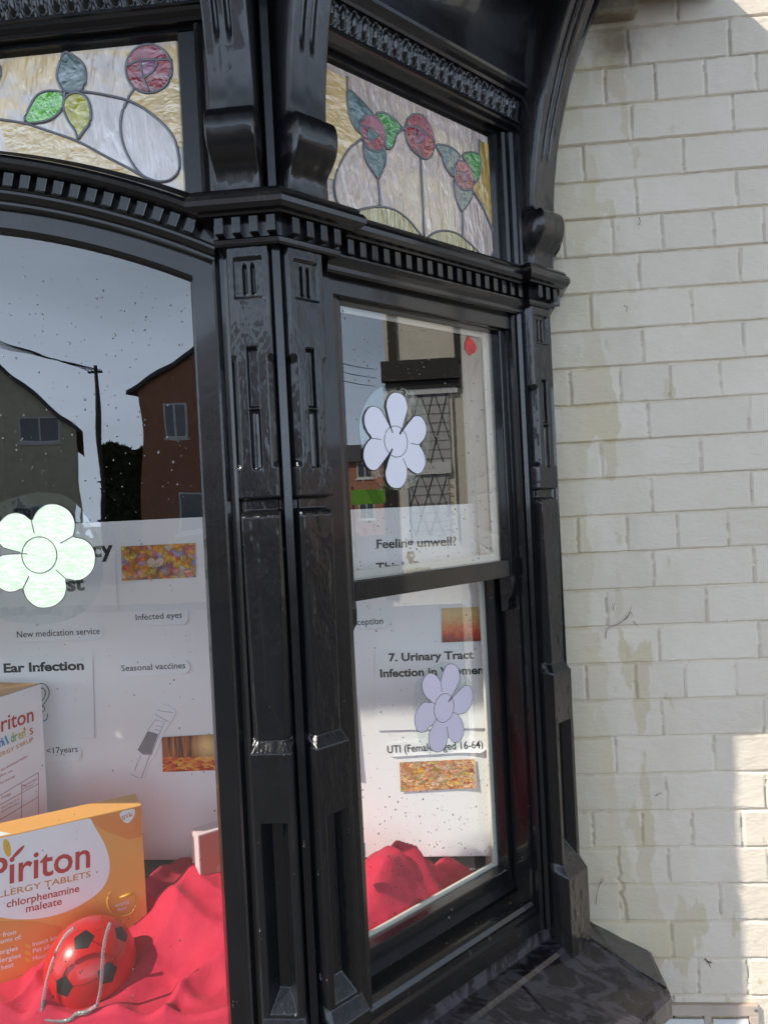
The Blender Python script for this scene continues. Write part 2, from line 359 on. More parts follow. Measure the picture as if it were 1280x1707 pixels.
# closing faces: the wall's end, top and back
b = len(V); V = np.concatenate([V, np.array([[2.55, 0, -.05], [2.55, .25, -.05], [2.55, .25, 5], [2.55, 0, 5], [-4.2, 0, 5], [-4.2, .25, 5]])])
Fc = np.concatenate([Fc, np.array([[b, b+1, b+2, b+3], [b+3, b+2, b+5, b+4]])])
me = bpy.data.meshes.new('brick_wall'); me.vertices.add(len(V)); me.vertices.foreach_set('co', V.reshape(-1).astype(np.float32))
me.loops.add(len(Fc)*4); me.loops.foreach_set('vertex_index', Fc.reshape(-1).astype(np.int32))
me.polygons.add(len(Fc)); me.polygons.foreach_set('loop_start', np.arange(0, len(Fc)*4, 4, dtype=np.int32))
me.polygons.foreach_set('use_smooth', np.ones(len(Fc), dtype=bool)); me.update(calc_edges=True); me.validate()
ta_ = me.attributes.new('tone', 'FLOAT', 'POINT'); ta_.data.foreach_set('value', np.concatenate(TONE+[np.zeros(len(me.vertices)-sum(len(t) for t in TONE))]).astype(np.float32))
def wall_mat():
    m, N, L = newmat('cream_masonry_paint'); b = N['Principled BSDF']; v = ncoord(N, L)
    base = ramp(N, L, noise(N, L, v, 5, 6, .6), [(.3, (.76, .665, .535)), (.7, (.83, .735, .615))])
    sep = N.new('ShaderNodeSeparateXYZ'); L.new(v, sep.inputs[0])
    # older yellower coat left bare beside the bay, edged by newer white
    mr = N.new('ShaderNodeMapRange'); mr.inputs['From Min'].default_value = .24; mr.inputs['From Max'].default_value = -.06
    mr.inputs['To Min'].default_value = -.22; mr.inputs['To Max'].default_value = .10; L.new(sep.outputs[0], mr.inputs[0])
    mz = N.new('ShaderNodeMapRange'); mz.inputs['From Min'].default_value = 1.2; mz.inputs['From Max'].default_value = .45
    mz.inputs['To Min'].default_value = 0; mz.inputs['To Max'].default_value = .12; L.new(sep.outputs[2], mz.inputs[0])
    nv = noise(N, L, ncoord(N, L, (11, 11, 4.2)), 1.2, 5, .5)
    k = mth(N, L, 'ADD', mth(N, L, 'ADD', nv, mr.outputs[0]), mz.outputs[0])
    c = mixc(N, L, ramp(N, L, k, [(.50, (0, 0, 0)), (.515, (1, 1, 1))]), base, (.66, .56, .37))
    soft = noise(N, L, ncoord(N, L, (4, 4, 2.2)), 2, 4, .5)
    k2 = mth(N, L, 'ADD', soft, mr.outputs[0])
    c = mixc(N, L, ramp(N, L, k2, [(.38, (0, 0, 0)), (.62, (.7, .7, .7))]), c, (.66, .585, .43))
    # rust and dirt specks
    sp = noise(N, L, ncoord(N, L, (1, 1, .5)), 85, 3, .5)
    c = mixc(N, L, ramp(N, L, sp, [(.74, (0, 0, 0)), (.78, (.75, .75, .75))]), c, (.22, .15, .08))
    rs = noise(N, L, ncoord(N, L, (9, 9, 5)), 2.2, 4, .6)
    c = mixc(N, L, ramp(N, L, rs, [(.66, (0, 0, 0)), (.78, (.45, .45, .45))]), c, (.50, .34, .17))
    # dark stain under the stone at the top
    dv = N.new('ShaderNodeVectorMath'); dv.operation = 'DISTANCE'; dv.inputs[1].default_value = (.115, 0, 2.50); L.new(v, dv.inputs[0])
    dd = mth(N, L, 'ADD', dv.outputs[1], mth(N, L, 'MULTIPLY', noise(N, L, v, 40, 4, .6), .06))
    c = mixc(N, L, ramp(N, L, dd, [(.04, (.75, .75, .75)), (.10, (0, 0, 0))]), c, (.13, .10, .06))
    at_ = N.new('ShaderNodeAttribute'); at_.attribute_name = 'tone'
    c = mixc(N, L, mth(N, L, 'ADD', mth(N, L, 'MULTIPLY', at_.outputs['Fac'], .6), .26), c, (.63, .55, .445))
    L.new(c, b.inputs['Base Color']); setp(b, Roughness=.55); b.inputs['Specular IOR Level'].default_value = .35
    n1 = bump(N, L, None, noise(N, L, ncoord(N, L, (60, 60, 200)), 2, 4, .6), .45, .0009)
    L.new(bump(N, L, None, noise(N, L, v, 420, 2, .5), .3, .0005, n1), b.inputs['Normal']); return m
me.materials.append(wall_mat()); wall = bpy.data.objects.new('brick_wall', me); COL.objects.link(wall)
tag(wall, 'cream painted brick wall with yellowed patches beside the black bay window', 'wall')

# ---- room behind the window
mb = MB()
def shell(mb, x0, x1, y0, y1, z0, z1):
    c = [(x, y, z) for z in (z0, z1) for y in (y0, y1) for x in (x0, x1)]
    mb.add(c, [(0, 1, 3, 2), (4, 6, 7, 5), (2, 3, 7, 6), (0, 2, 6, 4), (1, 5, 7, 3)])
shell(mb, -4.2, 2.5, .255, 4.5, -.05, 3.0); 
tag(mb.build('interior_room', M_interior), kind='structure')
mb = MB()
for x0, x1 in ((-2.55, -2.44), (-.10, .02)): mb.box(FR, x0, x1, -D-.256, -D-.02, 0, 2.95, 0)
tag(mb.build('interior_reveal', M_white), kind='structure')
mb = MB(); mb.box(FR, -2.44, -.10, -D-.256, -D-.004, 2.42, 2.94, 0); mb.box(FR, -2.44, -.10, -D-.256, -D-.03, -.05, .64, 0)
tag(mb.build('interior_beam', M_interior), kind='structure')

# ================================================================== BAY WINDOW
BAY = thing('bay_window', 'black gloss painted timber bay window with carved pilasters and leaded top lights', 'bay window', loc=(0, 0, 0))
E1 = (E0[0], 0.); MX = lambda p: (2*XC-p[0], p[1])
FULL = [MX(E1), MX(E0), MX(V0), tuple(V0), tuple(E0), (E0[0], 0.004)]

# ---- pilasters (height field 62 mm wide)
def pil_h(S, Z):
    a = np.abs(S); o = np.zeros_like(S)
    cap = (Z > 1.828) & (Z < 1.888) & (a < .022)
    bars = np.maximum.reduce([np.clip(1-((S-c)/.0034)**2-np.clip((np.abs(Z-1.857)-.019)/.0034, 0, 9)**2, 0, 1)**.5 for c in (-.0062, .0062)])
    o = np.where(cap, -.0052-.0072*bars, o)
    o = np.where((a < .0078) & (Z > 1.662) & (Z < 1.752), -.0095, o)
    cy = np.clip(1-(S/.0078)**2, 0, 1)**.5
    zl = 1.567+.0078*(1-cy); o = np.where((a < .0078) & (Z > zl) & (Z < 1.658), -.009+.0068*cy*(Z < 1.654)*(a < .006), o)
    ch = sst(1.742, 1.728, Z)*sst(1.568, 1.582, Z); o -= ch*np.clip((a-.0225)/.0085, 0, 1)*.011
    neck = (Z < 1.523) & (Z > 1.504); o = np.where(neck, -.013-.006*(a > .026), o)
    low = (Z <= 1.504) & (Z > 1.156); c = .003+.0075*(1.504-Z)/.35
    o = np.where(low, -np.clip((a-(.031-c))/c, 0, 1)*(c+.002)-.004*sst(1.494, 1.504, Z)*1.5, o)
    wth = (Z <= 1.156) & (Z > 1.137); o = np.where(wth, -.002+.012*(1.156-Z)/.019-np.clip((a-.021-.01*(1.156-Z)/.019)/.004, 0, 1)*.008, o)
    pl = (Z <= 1.137); o = np.where(pl, .010, o)
    rec = pl & (Z < 1.032) & (Z > .742); d = np.clip((.0215-a)/.011, 0, 1); d = np.where(a < .0095, 1.28, d)
    d = np.minimum(d, np.clip((1.032-Z)/.006, 0, 2)); d = np.minimum(d, np.clip((Z-.742)/.024, 0, 2)); o = np.where(rec, .010-.0165*d, o)
    bs = Z < .738; o = np.where(bs, .010+.016*np.clip((.738-Z)/.022, 0, 1), o)
    return o
def make_pilaster(F, t0, name='pilaster'):
    hw = .031; ss = np.linspace(-hw, hw, 80); zs = np.arange(.53, 1.9125, .0016)
    S, Z = np.meshgrid(ss, zs, indexing='ij'); o = pil_h(S, Z); o[1:-1, 1:-1] = .5*o[1:-1, 1:-1]+.125*(o[2:, 1:-1]+o[:-2, 1:-1]+o[1:-1, 2:]+o[1:-1, :-2])
    o += vnoise(S*90+9, Z*30, 21)*.0009+vnoise(S*300, Z*120, 22)*.0003
    S2 = np.vstack([S[:1], S, S[-1:]]); Z2 = np.vstack([Z[:1], Z, Z[-1:]]); o2 = np.vstack([np.full((1, o.shape[1]), -.045), o, np.full((1, o.shape[1]), -.045)])
    wide = 1+.10*sst(.738, .716, Z2); S2 = S2*wide
    mb = MB(); mb.grid(F.arr(t0+S2, o2, Z2)); return mb.build(name, M_paint, BAY)
TPC, TPR, XPF = .049, .651, -.599
make_pilaster(FR, XPF)
pc_ = make_pilaster(CA, TPC); pr_ = make_pilaster(CA, TPR)
MIRR = [pc_, pr_]
FRONT_MIRR = [o for o in BAY.children if o not in MIRR]

# ---- corner post and structural posts
mb = MB(); k = np.array(V0); 
bis = (FR.n[:2]+CA.n[:2]); bis /= np.linalg.norm(bis)
pA = V0+np.array([-.030, .0]); pB = V0+CA.d[:2]*.030
pts = [V0-FR.n[:2]*.05+np.array([-.034, 0]), V0-FR.n[:2]*.020+np.array([-.020, 0]), V0-bis*.006+np.array([-.010, .003]), V0-bis*.010+CA.d[:2]*.004, V0-CA.n[:2]*.024+CA.d[:2]*.020, V0-CA.n[:2]*.05+CA.d[:2]*.034]
mb.prism([(p[0], p[1], .54) for p in pts], [(p[0], p[1], 2.36) for p in pts]); 
vsweep(mb, FR, [(-.66, -.032), (-.556, -.032), (-.556, -.06), (-.60, -.12), (-.66, -.12)], .54, 2.36)
vsweep(mb, CA, [(.008, -.032), (.118, -.032), (.118, -.12), (.05, -.12), (.008, -.06)], .54, 2.36)
q = mb.build('corner_post', M_paint, BAY); MIRR.append(q)
mb = MB(); vsweep(mb, CA, [(.598, -.032), (TE-.002, -.032), (TE-.03, -.11), (.598, -.11)], .54, 2.36)
mb.box(RT, .004, .09, -.06, -.012, .54, 2.36); mb.box(RT, .008, .03, -.012, -.002, .54, 1.9)
MIRR.append(mb.build('wall_post', M_paint, BAY))

# ---- console brackets above the ledge: side profile (o,z) with reeded face
def bracket_profile():
    base = [(.012, 1.975), (.013, 2.000), (.018, 2.018), (.030, 2.030), (.0385, 2.043), (.0435, 2.058), (.0450, 2.073), (.042, 2.088), (.036, 2.096), (.028, 2.0955), (.0215, 2.0985),
            (.0215, 2.115), (.024, 2.15), (.032, 2.20), (.045, 2.26), (.064, 2.32), (.090, 2.39), (.125, 2.46), (.172, 2.54), (.225, 2.61), (.27, 2.655)]
    return [(o*1., z) for o, z in base]
def make_bracket(F, t0, k=1.):
    pr = np.array(catmull(bracket_profile(), n=5))*np.array([k, 1.]); ss = np.linspace(-.034, .034, 60); n = len(pr)
    S, I = np.meshgrid(ss, np.arange(n), indexing='ij'); O = pr[I, 0].copy(); Z = pr[I, 1].copy()
    tg = np.gradient(pr, axis=0); nx = tg[:, 1]; nz = -tg[:, 0]; ln = np.hypot(nx, nz)+1e-9; nx, nz = nx/ln, nz/ln
    zz = pr[I, 1]
    fl = np.zeros_like(S)
    for c in (-.014, .005): fl = np.maximum(fl, np.clip(1-((S-c)/.0048)**2, 0, 1)**.5)
    fl *= ((zz > 2.205)*np.clip((zz-2.205)/.006, 0, 1))
    edge = np.clip((np.abs(S)-.0313)/.0027, 0, 1)**2*.0015
    ds = -.0075*fl-edge+(vnoise(S*90, zz*60, 31))*.0008
    O += nx[I]*ds; Z += nz[I]*ds
    S = S*(1+.08*np.exp(-((zz-2.065)/.035)**4)); S2 = np.vstack([S[:1], S, S[-1:]]); O2 = np.vstack([np.full((1, n), -.045), O, np.full((1, n), -.045)]); Z2 = np.vstack([Z[:1], Z, Z[-1:]])
    mb = MB(); mb.grid(F.arr(t0+S2, O2, Z2)); return mb.build('bracket', M_paint, BAY)
FRONT_MIRR.append(make_bracket(FR, -.605)); MIRR += [make_bracket(CA, .0535), make_bracket(CA, TPR)]
MIRR.append(make_bracket(RT, .034, .72))

# ---- ledge: block round the corner, run on the side, block at the wall, arch on the front
LEDGE = [(-.05, 1.888), (.003, 1.888), (.006, 1.892), (.006, 1.899), (.011, 1.906), (.015, 1.913), (.015, 1.916), (.006, 1.9165), (.006, 1.9435), (.0235, 1.944), (.026, 1.947), (.033, 1.949), (.0385, 1.955), (.0395, 1.962), (.036, 1.969), (.031, 1.973), (.032, 1.975), (.028, 1.980), (-.05, 1.988)]
mb = MB()
LEDGE_B = [(-.05, 1.905), (.004, 1.905), (.0065, 1.908), (.0075, 1.914), (.006, 1.9165)]+LEDGE[8:]
b0 = [(-.640, -D+.035), (-.640, -D), tuple(V0), tuple(V0+CA.d[:2]*.106), tuple(V0+CA.d[:2]*.106-CA.n[:2]*.035)]
sweep_plan(mb, b0, LEDGE_B)
q = mb.build('ledge_block', M_paint, BAY); MIRR.append(q)
mb = MB()
b1 = [tuple(V0+CA.d[:2]*.612-CA.n[:2]*.035), tuple(V0+CA.d[:2]*.612), tuple(E0), (E0[0], .002)]
sweep_plan(mb, b1, LEDGE_B); MIRR.append(mb.build('ledge_block', M_paint, BAY))
mb = MB(); sweep_plan(mb, [tuple(V0+CA.d[:2]*.104-CA.n[:2]*.022), tuple(V0+CA.d[:2]*.612-CA.n[:2]*.022)], LEDGE); MIRR.append(mb.build('ledge', M_paint, BAY))
def dentil(mb, F, tc, o0, o1, wd=.0135):
    mb.box(F, tc-wd/2, tc+wd/2, o0-.006, o1, 1.9175, 1.9432, .0016)
mb = MB()
for i in range(4): dentil(mb, FR, -.634+i*.0262, .006, .021)
for i in range(4): dentil(mb, CA, .020+i*.0262, .006, .021)
MIRR.append(mb.build('dentil_band', M_paint, BAY))
mb = MB()
for i in range(18): dentil(mb, CA, .143+i*.0262, -.016, -.001)
MIRR.append(mb.build('dentil_band', M_paint, BAY))
mb = MB()
for i in range(3): dentil(mb, CA, .626+i*.0255, .006, .021)
dentil(mb, RT, .02, .006, .021); MIRR.append(mb.build('dentil_band', M_paint, BAY))

ZA = .656; AEND = .6105
def aang(r, x=AEND): return math.asin(x/r)
mb = MB()
a = .458
sweep_arc(mb, FR, XC, ZA, -a, a, [(1.3435, -.10), (1.3435, -.058), (1.347, -.045), (1.352, -.040), (1.380, -.040), (1.380, -.10)], 90)
sweep_arc(mb, FR, XC, ZA, -a, a, [(1.3795, -.10), (1.3795, -.034), (1.384, -.026), (1.388, -.026), (1.390, -.020), (1.397, -.012), (1.401, -.012), (1.403, -.006), (1.4035, -.02), (1.428, -.02), (1.4285, -.002), (1.431, .003), (1.436, .010), (1.442, .0115), (1.448, .008), (1.451, .002), (1.453, -.010), (1.459, -.022), (1.469, -.030), (1.469, -.10)], 90)
arch = mb.build('arched_transom', M_paint, BAY)
mb = MB()
nd = 45
for i in range(nd):
    am = -.425+.85*i/(nd-1); w2 = .0085/1.415; ring = []
    for r in (1.4045, 1.4275):
        for s in (-1, 1): ring.append((r, am+s*w2))
    vs = [FR.P(XC+r*math.sin(t), o, ZA+r*math.cos(t)) for o in (-.022, -.0035) for r, t in (ring[0], ring[1], ring[3], ring[2])]
    mb.prism(vs[:4], vs[4:])
arch_d = mb.build('dentil_band', M_paint, arch)
md = arch_d.modifiers.new('bevel', 'BEVEL'); md.width = .0018; md.segments = 2

# ---- front frame: stiles, bead, top rail
GX = -.711
mb = MB()
vsweep(mb, FR, [(GX+.002, -.10), (GX+.002, -.060), (GX+.012, -.044), (GX+.014, -.038), (-.664, -.038), (-.662, -.030), (-.657, -.026), (-.652, -.030), (-.650, -.036), (-.646, -.036), (-.644, -.028), (-.638, -.025), (-.630, -.032), (-.630, -.10)], .60, 2.25)
FRONT_MIRR.append(mb.build('window_stile', M_paint, BAY))
mb = MB(); mb.box(FR, 2*XC-GX, GX, -.10, -.03, .56, .655); front_bot = mb.build('window_bottom_rail', M_paint, BAY)
# top light stile: glass edge to bracket
mb = MB()
vsweep(mb, FR, [(-.7065, -.09), (-.7065, -.046), (-.700, -.034), (-.672, -.034), (-.670, -.022), (-.663, -.018), (-.658, -.022), (-.654, -.014), (-.646, -.012), (-.634, -.02), (-.634, -.09)], 1.99, 2.262)
FRONT_MIRR.append(mb.build('top_light_stile', M_paint, BAY))
# head mouldings for front and side
HEADP = [(-.10, 2.2555), (-.046, 2.2555), (-.038, 2.259), (-.034, 2.260), (-.034, 2.268), (-.022, 2.2685), (-.020, 2.273), (-.012, 2.278), (-.010, 2.283), (-.006, 2.284), (-.006, 2.288), (-.012, 2.2885), (-.004, 2.330), (.004, 2.3305), (.006, 2.336), (.014, 2.340), (.018, 2.346), (.019, 2.352), (.012, 2.354)]
COVE = [(.012, 2.354)] + [(.012+.24*(1-math.cos(x)), 2.354+.29*math.sin(x)) for x in np.linspace(.15, 1.45, 14)]
mb = MB(); sweep_plan(mb, [(2*XC+.63, -D), (-.63, -D)], HEADP+[(-.05, 2.36), (-.10, 2.36)]); head_f = mb.build('head_moulding', M_paint, BAY)
mb = MB(); sweep_plan(mb, [tuple(V0+CA.d[:2]*.08), tuple(V0+CA.d[:2]*.625)], HEADP+[(-.05, 2.36), (-.10, 2.36)]); MIRR.append(mb.build('head_moulding', M_paint, BAY))
def egg_band(F, t0, t1):
    per = .0235; ts = np.arange(t0, t1, .0014); vs = np.linspace(0, 1, 22); T, Vv = np.meshgrid(ts, vs, indexing='ij')
    u = np.mod(T, per)/per-.5
    egg = np.clip(1-(u/.30)**2-((Vv-.55)/.42)**2, 0, 1)**.5*.0075
    rim = np.clip(1-np.abs(np.sqrt((u/.42)**2+((Vv-.5)/.52)**2)-.95)/.13, 0, 1)*.004
    dart = np.clip(1-np.abs(np.abs(u)-.5)/.06, 0, 1)*.005*(Vv < .8)
    h = np.maximum.reduce([egg, rim, dart])+vnoise(T*200, Vv*9, 7)*.001
    mb = MB(); mb.grid(F.arr(T, -.0115+.008*Vv+h, 2.2885+.0415*Vv)); return mb.build('egg_and_dart_band', M_paint, BAY)
egg_band(FR, 2*XC+.655, -.655); MIRR.append(egg_band(CA, .10, .605))
mb = MB(); sweep_plan(mb, FULL, COVE+[(.275, 2.648)], caps=False, smooth=True); cove = mb.build('coved_frieze', M_paint, BAY)
mb = MB(); CORN = [(.20, 2.650), (.36, 2.645), (.365, 2.585), (.40, 2.580), (.40, 2.598), (-.02, 2.885)]
sweep_plan(mb, FULL, CORN, caps=False); mb.build('cornice', M_paint, BAY)
mb = MB(); inn = [(-2.47, .0), (-1.99, -.545), (-.55, -.545), (-.07, 0)]
mb.add([(x, y, 2.362) for x, y in inn], [(0, 1, 2, 3)]); mb.build('bay_soffit', M_white, BAY)

# ---- sill and stall riser
SILL = [(-.06, .600), (-.03, .600), (-.028, .574), (.004, .567), (.010, .560), (.05, .540), (.152, .486), (.160, .480), (.163, .470), (.163, .432), (.158, .424), (.13, .420), (.125, .395), (.07, .385)]
mb = MB(); sweep_plan(mb, FULL, SILL, caps=False); 
for t_ in (.16, .47):
    mb.tube([CA.P(t_, .012, .5595), CA.P(t_+.004, .08, .5225), CA.P(t_+.006, .153, .4865)], .0022, 6)
mb.tube([(E0[0]+.004, E0[1]-.004, .563), (E0[0]+.155, E0[1]-.062, .4865)], .002, 6); mb.build('sill', M_sill, BAY)
mb = MB(); sweep_plan(mb, FULL, [(.07, .39), (.07, .14), (.10, .13), (.10, -.02)], caps=False); mb.build('stall_riser', M_paint, BAY)

# ---- side sash window
WIN = bpy.data.objects.new('sash_window', None); COL.objects.link(WIN); WIN.parent = BAY; MIRR.append(WIN)
T0, T1 = .118, .598
mb = MB()
# fixed frame: head, jambs, mouldings
mb.box(CA, T0-.002, T1+.002, -.125, -.034, 1.858, 1.889, .002)
vsweep(mb, CA, [(.104, -.125), (.104, -.034), (.126, -.034), (.130, -.040), (.140, -.042), (.140, -.125)], .60, 1.86)
mb.box(CA, .584, .604, -.116, -.060, .60, 1.345, .001)
vsweep(mb, CA, [(.580, -.064), (.580, -.046), (.581, -.040), (.587, -.040), (.588, -.030), (.592, -.024), (.597, -.030), (.598, -.022), (.604, -.016), (.610, -.022), (.612, -.014), (.618, -.016), (.618, -.064)], .60, 1.889)
# sub-sill under the sash
sweep_plan(mb, [tuple(V0+CA.d[:2]*.10), tuple(V0+CA.d[:2]*.61)], [(-.135, .700), (-.092, .690), (-.090, .668), (-.050, .664), (-.044, .660), (-.040, .652), (-.036, .650), (-.036, .640), (-.030, .636), (-.030, .600), (-.125, .60)])
mb.build('sash_box', M_paint, WIN)
def frame_ring(mb, F, t0, t1, z0, z1, o0, o1, ws, wt, wb, mi=0, wr=None):
    wr = wr or ws
    mb.box(F, t0, t0+ws, o0, o1, z0, z1, .003, mi); mb.box(F, t1-wr, t1, o0, o1, z0, z1, .003, mi)
    mb.box(F, t0+ws, t1-wr, o0, o1-.001, z1-wt, z1, .003, mi); mb.box(F, t0+ws, t1-wr, o0, o1-.001, z0, z0+wb, .003, mi)
UP_O, LO_O = -.058, -.104
mb = MB(); frame_ring(mb, CA, .134, .584, 1.3425, 1.862, UP_O-.018, UP_O+.012, .017, .006, .036)
# horns below the meeting rail
for tc in (.1415, .5735):
    pr = catmull([(-.046, 1.345), (-.044, 1.325), (-.046, 1.305), (-.052, 1.298), (-.056, 1.29), (-.056, 1.28), (-.062, 1.272), (-.074, 1.268)], n=4)+[(-.076, 1.345)]
    mb.prism([CA.P(tc-.0075, o, z) for o, z in pr], [CA.P(tc+.0095, o, z) for o, z in pr])
mb.build('upper_sash', M_paint, WIN)
mb = MB(); frame_ring(mb, CA, .134, .584, .664, 1.372, LO_O-.018, LO_O+.012, .016, .034, .050)
mb.build('lower_sash', M_paint, WIN)
# putty lines and white inner edges
mb = MB(); frame_ring(mb, CA, .136, .582, 1.35, 1.858, UP_O-.024, UP_O-.0185, .019, .012, .042, 0, .030)
frame_ring(mb, CA, .136, .582, .676, 1.37, LO_O-.026, LO_O-.0185, .018, .03, .045, 0, .025)
mb.build('inner_sash_face', M_white, WIN)
def pane(F, t0, t1, z0, z1, o, m, parent, n=1):
    mb = MB(); mb.add([F.P(t0, o, z0), F.P(t1, o, z0), F.P(t1, o, z1), F.P(t0, o, z1)], [(0, 1, 2, 3)]); return mb.build('glass_pane', m, parent)
pane(CA, .145, .573, 1.37, 1.860, UP_O, M_glass2, WIN)
pane(CA, .146, .572, .708, 1.345, LO_O, M_glass2, WIN)
# white inner lining with sash cord and catch
mb = MB()
mb.box(CA, .588, .604, -.175, -.1165, .66, 1.346, .002); mb.box(CA, .588, .604, -.175, -.0645, 1.3465, 1.90, .002)
mb.box(CA, .583, .588, -.095, -.083, 1.36, 1.87, .001); mb.box(CA, .584, .588, -.165, -.150, .68, 1.87, .001)
mb.box(CA, .13, .588, -.16, -.1255, 1.875, 1.90, .002)
mb.build('white_inner_lining', M_white, WIN)
mb = MB(); mb.tube([CA.P(.586, -.110, 1.90), CA.P(.5845, -.111, 1.7), CA.P(.586, -.112, 1.55), CA.P(.5855, -.112, 1.44)], .0018, 6)
mb.build('sash_cord', plain('sash_cord', (.33, .28, .22), .8, .3), WIN)
mb = MB(); mb.box(CA, .574, .588, -.135, -.100, 1.385, 1.425, .005); mb.build('lining_block', M_white, WIN)
mb = MB(); tt = CA.at(690, 955, -.085)[0]
mb.box(CA, tt-.035, tt+.035, -.112, -.074, 1.376, 1.382, .002); mb.tube([CA.P(tt, -.092, 1.38), CA.P(tt, -.092, 1.388), CA.P(tt, -.092, 1.398), CA.P(tt, -.092, 1.404), CA.P(tt, -.092, 1.414)], [.006, .004, .005, .009, .006], 12)
mb.box(CA, tt+.004, tt+.03, -.099, -.083, 1.383, 1.391, .002)
mb.build('sash_fastener', plain('tarnished_brass', (.45, .42, .35), .35, .2, metal=.6), WIN)

# ---- front pane (arched)
mb = MB(); ac = [ (XC+1.3465*math.sin(x), ZA+1.3465*math.cos(x)) for x in np.linspace(-.435, .435, 60)]
poly = [(2*XC-GX-.004, .63)]+[(max(2*XC-GX-.004, min(GX+.004, x)), z) for x, z in ac][0:]+[(GX+.004, .63)]
mb.add([FR.P(x, -.056, z) for x, z in poly], [tuple(range(len(poly)))]); front_pane = mb.build('glass_pane', M_glass, BAY)

# ---- leaded lights
def leaded(F, o, outline, back_m, pieces, lines, mirror_x=None, extra_back=()):
    root = bpy.data.objects.new('leaded_light', None); COL.objects.link(root); root.parent = BAY
    def mx(p): return [(2*mirror_x-x, z) for x, z in p]
    mb = MB(); mb.add([F.P(t, o, z) for t, z in outline], [tuple(range(len(outline)))]); mb.build('background_glass', back_m, root)
    allp = list(extra_back)+list(pieces)
    if mirror_x is not None: allp += [(mx(p), m) for p, m in allp]; lines = lines+[mx(l) for l in lines]
    ml = MB()
    for i, (p, m) in enumerate(allp):
        mb = MB(); n = len(p); of = .0012+.0001*i
        mb.prism([F.P(t, o+.0002, z) for t, z in p], [F.P(t, o+of, z) for t, z in p]); mb.build('glass_piece', m, root)
    for l in lines: ml.tube([F.P(t, o+.0012, z) for t, z in l], .0022, 8)
    ml.build('leading', M_lead, root); return root
SO = -.046
zf = lambda pts: [FR.at(x, y, SO) for x, y in zq(0, 0, 3.2, pts)]
def close(p): return catmull(p, True, 4)
def opn(p): return catmull(p, False, 5)
leafs = [([(350, 283), (320, 345), (308, 410), (325, 460), (350, 490), (400, 495), (440, 480), (462, 420), (450, 350), (405, 305)], M_teal),
         ([(140, 650), (160, 580), (205, 510), (265, 488), (330, 495), (345, 530), (335, 580), (290, 630), (220, 655)], M_lime),
         ([(420, 740), (440, 715), (480, 660), (488, 600), (470, 530), (430, 500), (380, 505), (345, 540), (345, 590), (370, 650), (405, 700)], M_yleaf)]
pieces = [(close(zf(p)), m) for p, m in leafs]
cir = [(797+122*math.cos(x), 370+130*math.sin(x)) for x in np.linspace(0, 2*math.pi, 16, endpoint=False)]
capc = [(797+122*math.cos(x), 370+130*math.sin(x)) for x in np.linspace(math.pi+.1, 2*math.pi-.36, 10)]
midc = [(755, 330), (760, 390), (770, 420), (800, 405), (830, 375), (840, 322)]
pieces += [(close(zf(cir)), M_red), (zf(capc), M_rose), (zf(midc), M_plum)]
lines = [close(zf(p))+close(zf(p))[:1] for p, m in leafs]+[close(zf(cir))+close(zf(cir))[:1]]
lines += [opn(zf(p)) for p in ([(680, 355), (760, 325), (920, 322)], [(755, 330), (760, 390), (770, 420), (800, 490)], [(840, 320), (830, 375), (770, 420)], [(720, 475), (690, 520), (682, 540)],
          [(440, 490), (520, 500), (620, 520), (690, 540), (770, 580), (860, 650), (920, 720), (945, 780), (960, 880), (945, 930), (900, 965), (830, 968), (760, 935), (700, 860), (660, 770), (645, 680), (655, 600), (680, 545)],
          [(-300, 640), (-150, 632), (0, 640), (140, 662), (250, 697), (415, 755), (560, 832), (700, 905), (760, 940), (830, 968)], [(350, 490), (345, 520)], [(-15, 335), (4, 360), (4, 410), (-15, 440)])]
arcb = [(XC+1.466*math.sin(x), ZA+1.466*math.cos(x)) for x in np.linspace(.3985, 0, 24)]
lowline = [p for p in opn(zf([(0, 640), (140, 662), (250, 697), (415, 755), (560, 832), (700, 905), (760, 940), (830, 968)]))]
yl = [(x, z) for x, z in lowline]+[(x, z) for x, z in arcb if x > lowline[0][0]-.0]
amb = zf([(690, 540), (720, 475), (760, 495), (830, 500), (900, 470), (925, 420), (1000, 420), (1000, 800), (945, 780), (920, 720), (860, 650), (770, 580)])
outl = [(XC-(x-XC), z) for x, z in arcb][:-1]; outl = outl+arcb[::-1]+[(-.703, 2.262), (2*XC+.703, 2.262)]
leaded(FR, SO, outl, M_clear, pieces, lines, XC, [(yl, M_amber), (amb, M_amber)])
# side light
zc = lambda pts: [CA.at(x, y, SO) for x, y in zq(520, 60, 3.2, pts)]
r1 = [(325, 425), (370, 470), (388, 540), (375, 600), (345, 615), (300, 600), (265, 540), (255, 480), (280, 435)]
r2 = [(545, 420), (590, 430), (630, 490), (650, 560), (640, 630), (610, 655), (570, 640), (520, 590), (498, 520), (505, 450)]
r3 = [(775, 670), (820, 680), (850, 740), (855, 800), (830, 825), (790, 815), (760, 760), (762, 700)]
lf = [([(190, 290), (250, 335), (310, 400), (318, 418), (282, 430), (255, 455), (247, 515), (205, 450), (188, 370)], M_teal),
      ([(340, 420), (380, 412), (430, 440), (480, 495), (450, 525), (430, 590), (395, 600), (390, 540), (370, 470)], M_green),
      ([(275, 580), (300, 605), (345, 618), (385, 610), (388, 680), (360, 750), (350, 760), (300, 690), (280, 640)], M_teal),
      ([(660, 585), (720, 588), (770, 620), (785, 650), (760, 690), (752, 750), (710, 700), (690, 640)], M_teal),
      ([(800, 640), (830, 622), (890, 635), (895, 700), (885, 760), (865, 780), (850, 730), (825, 680)], M_green),
      ([(760, 770), (790, 818), (850, 825), (840, 880), (805, 930), (790, 925), (765, 860)], M_teal)]
pieces = [(close(zc(p)), m) for p, m in lf]+[(close(zc(p)), M_red) for p in (r1, r2, r3)]
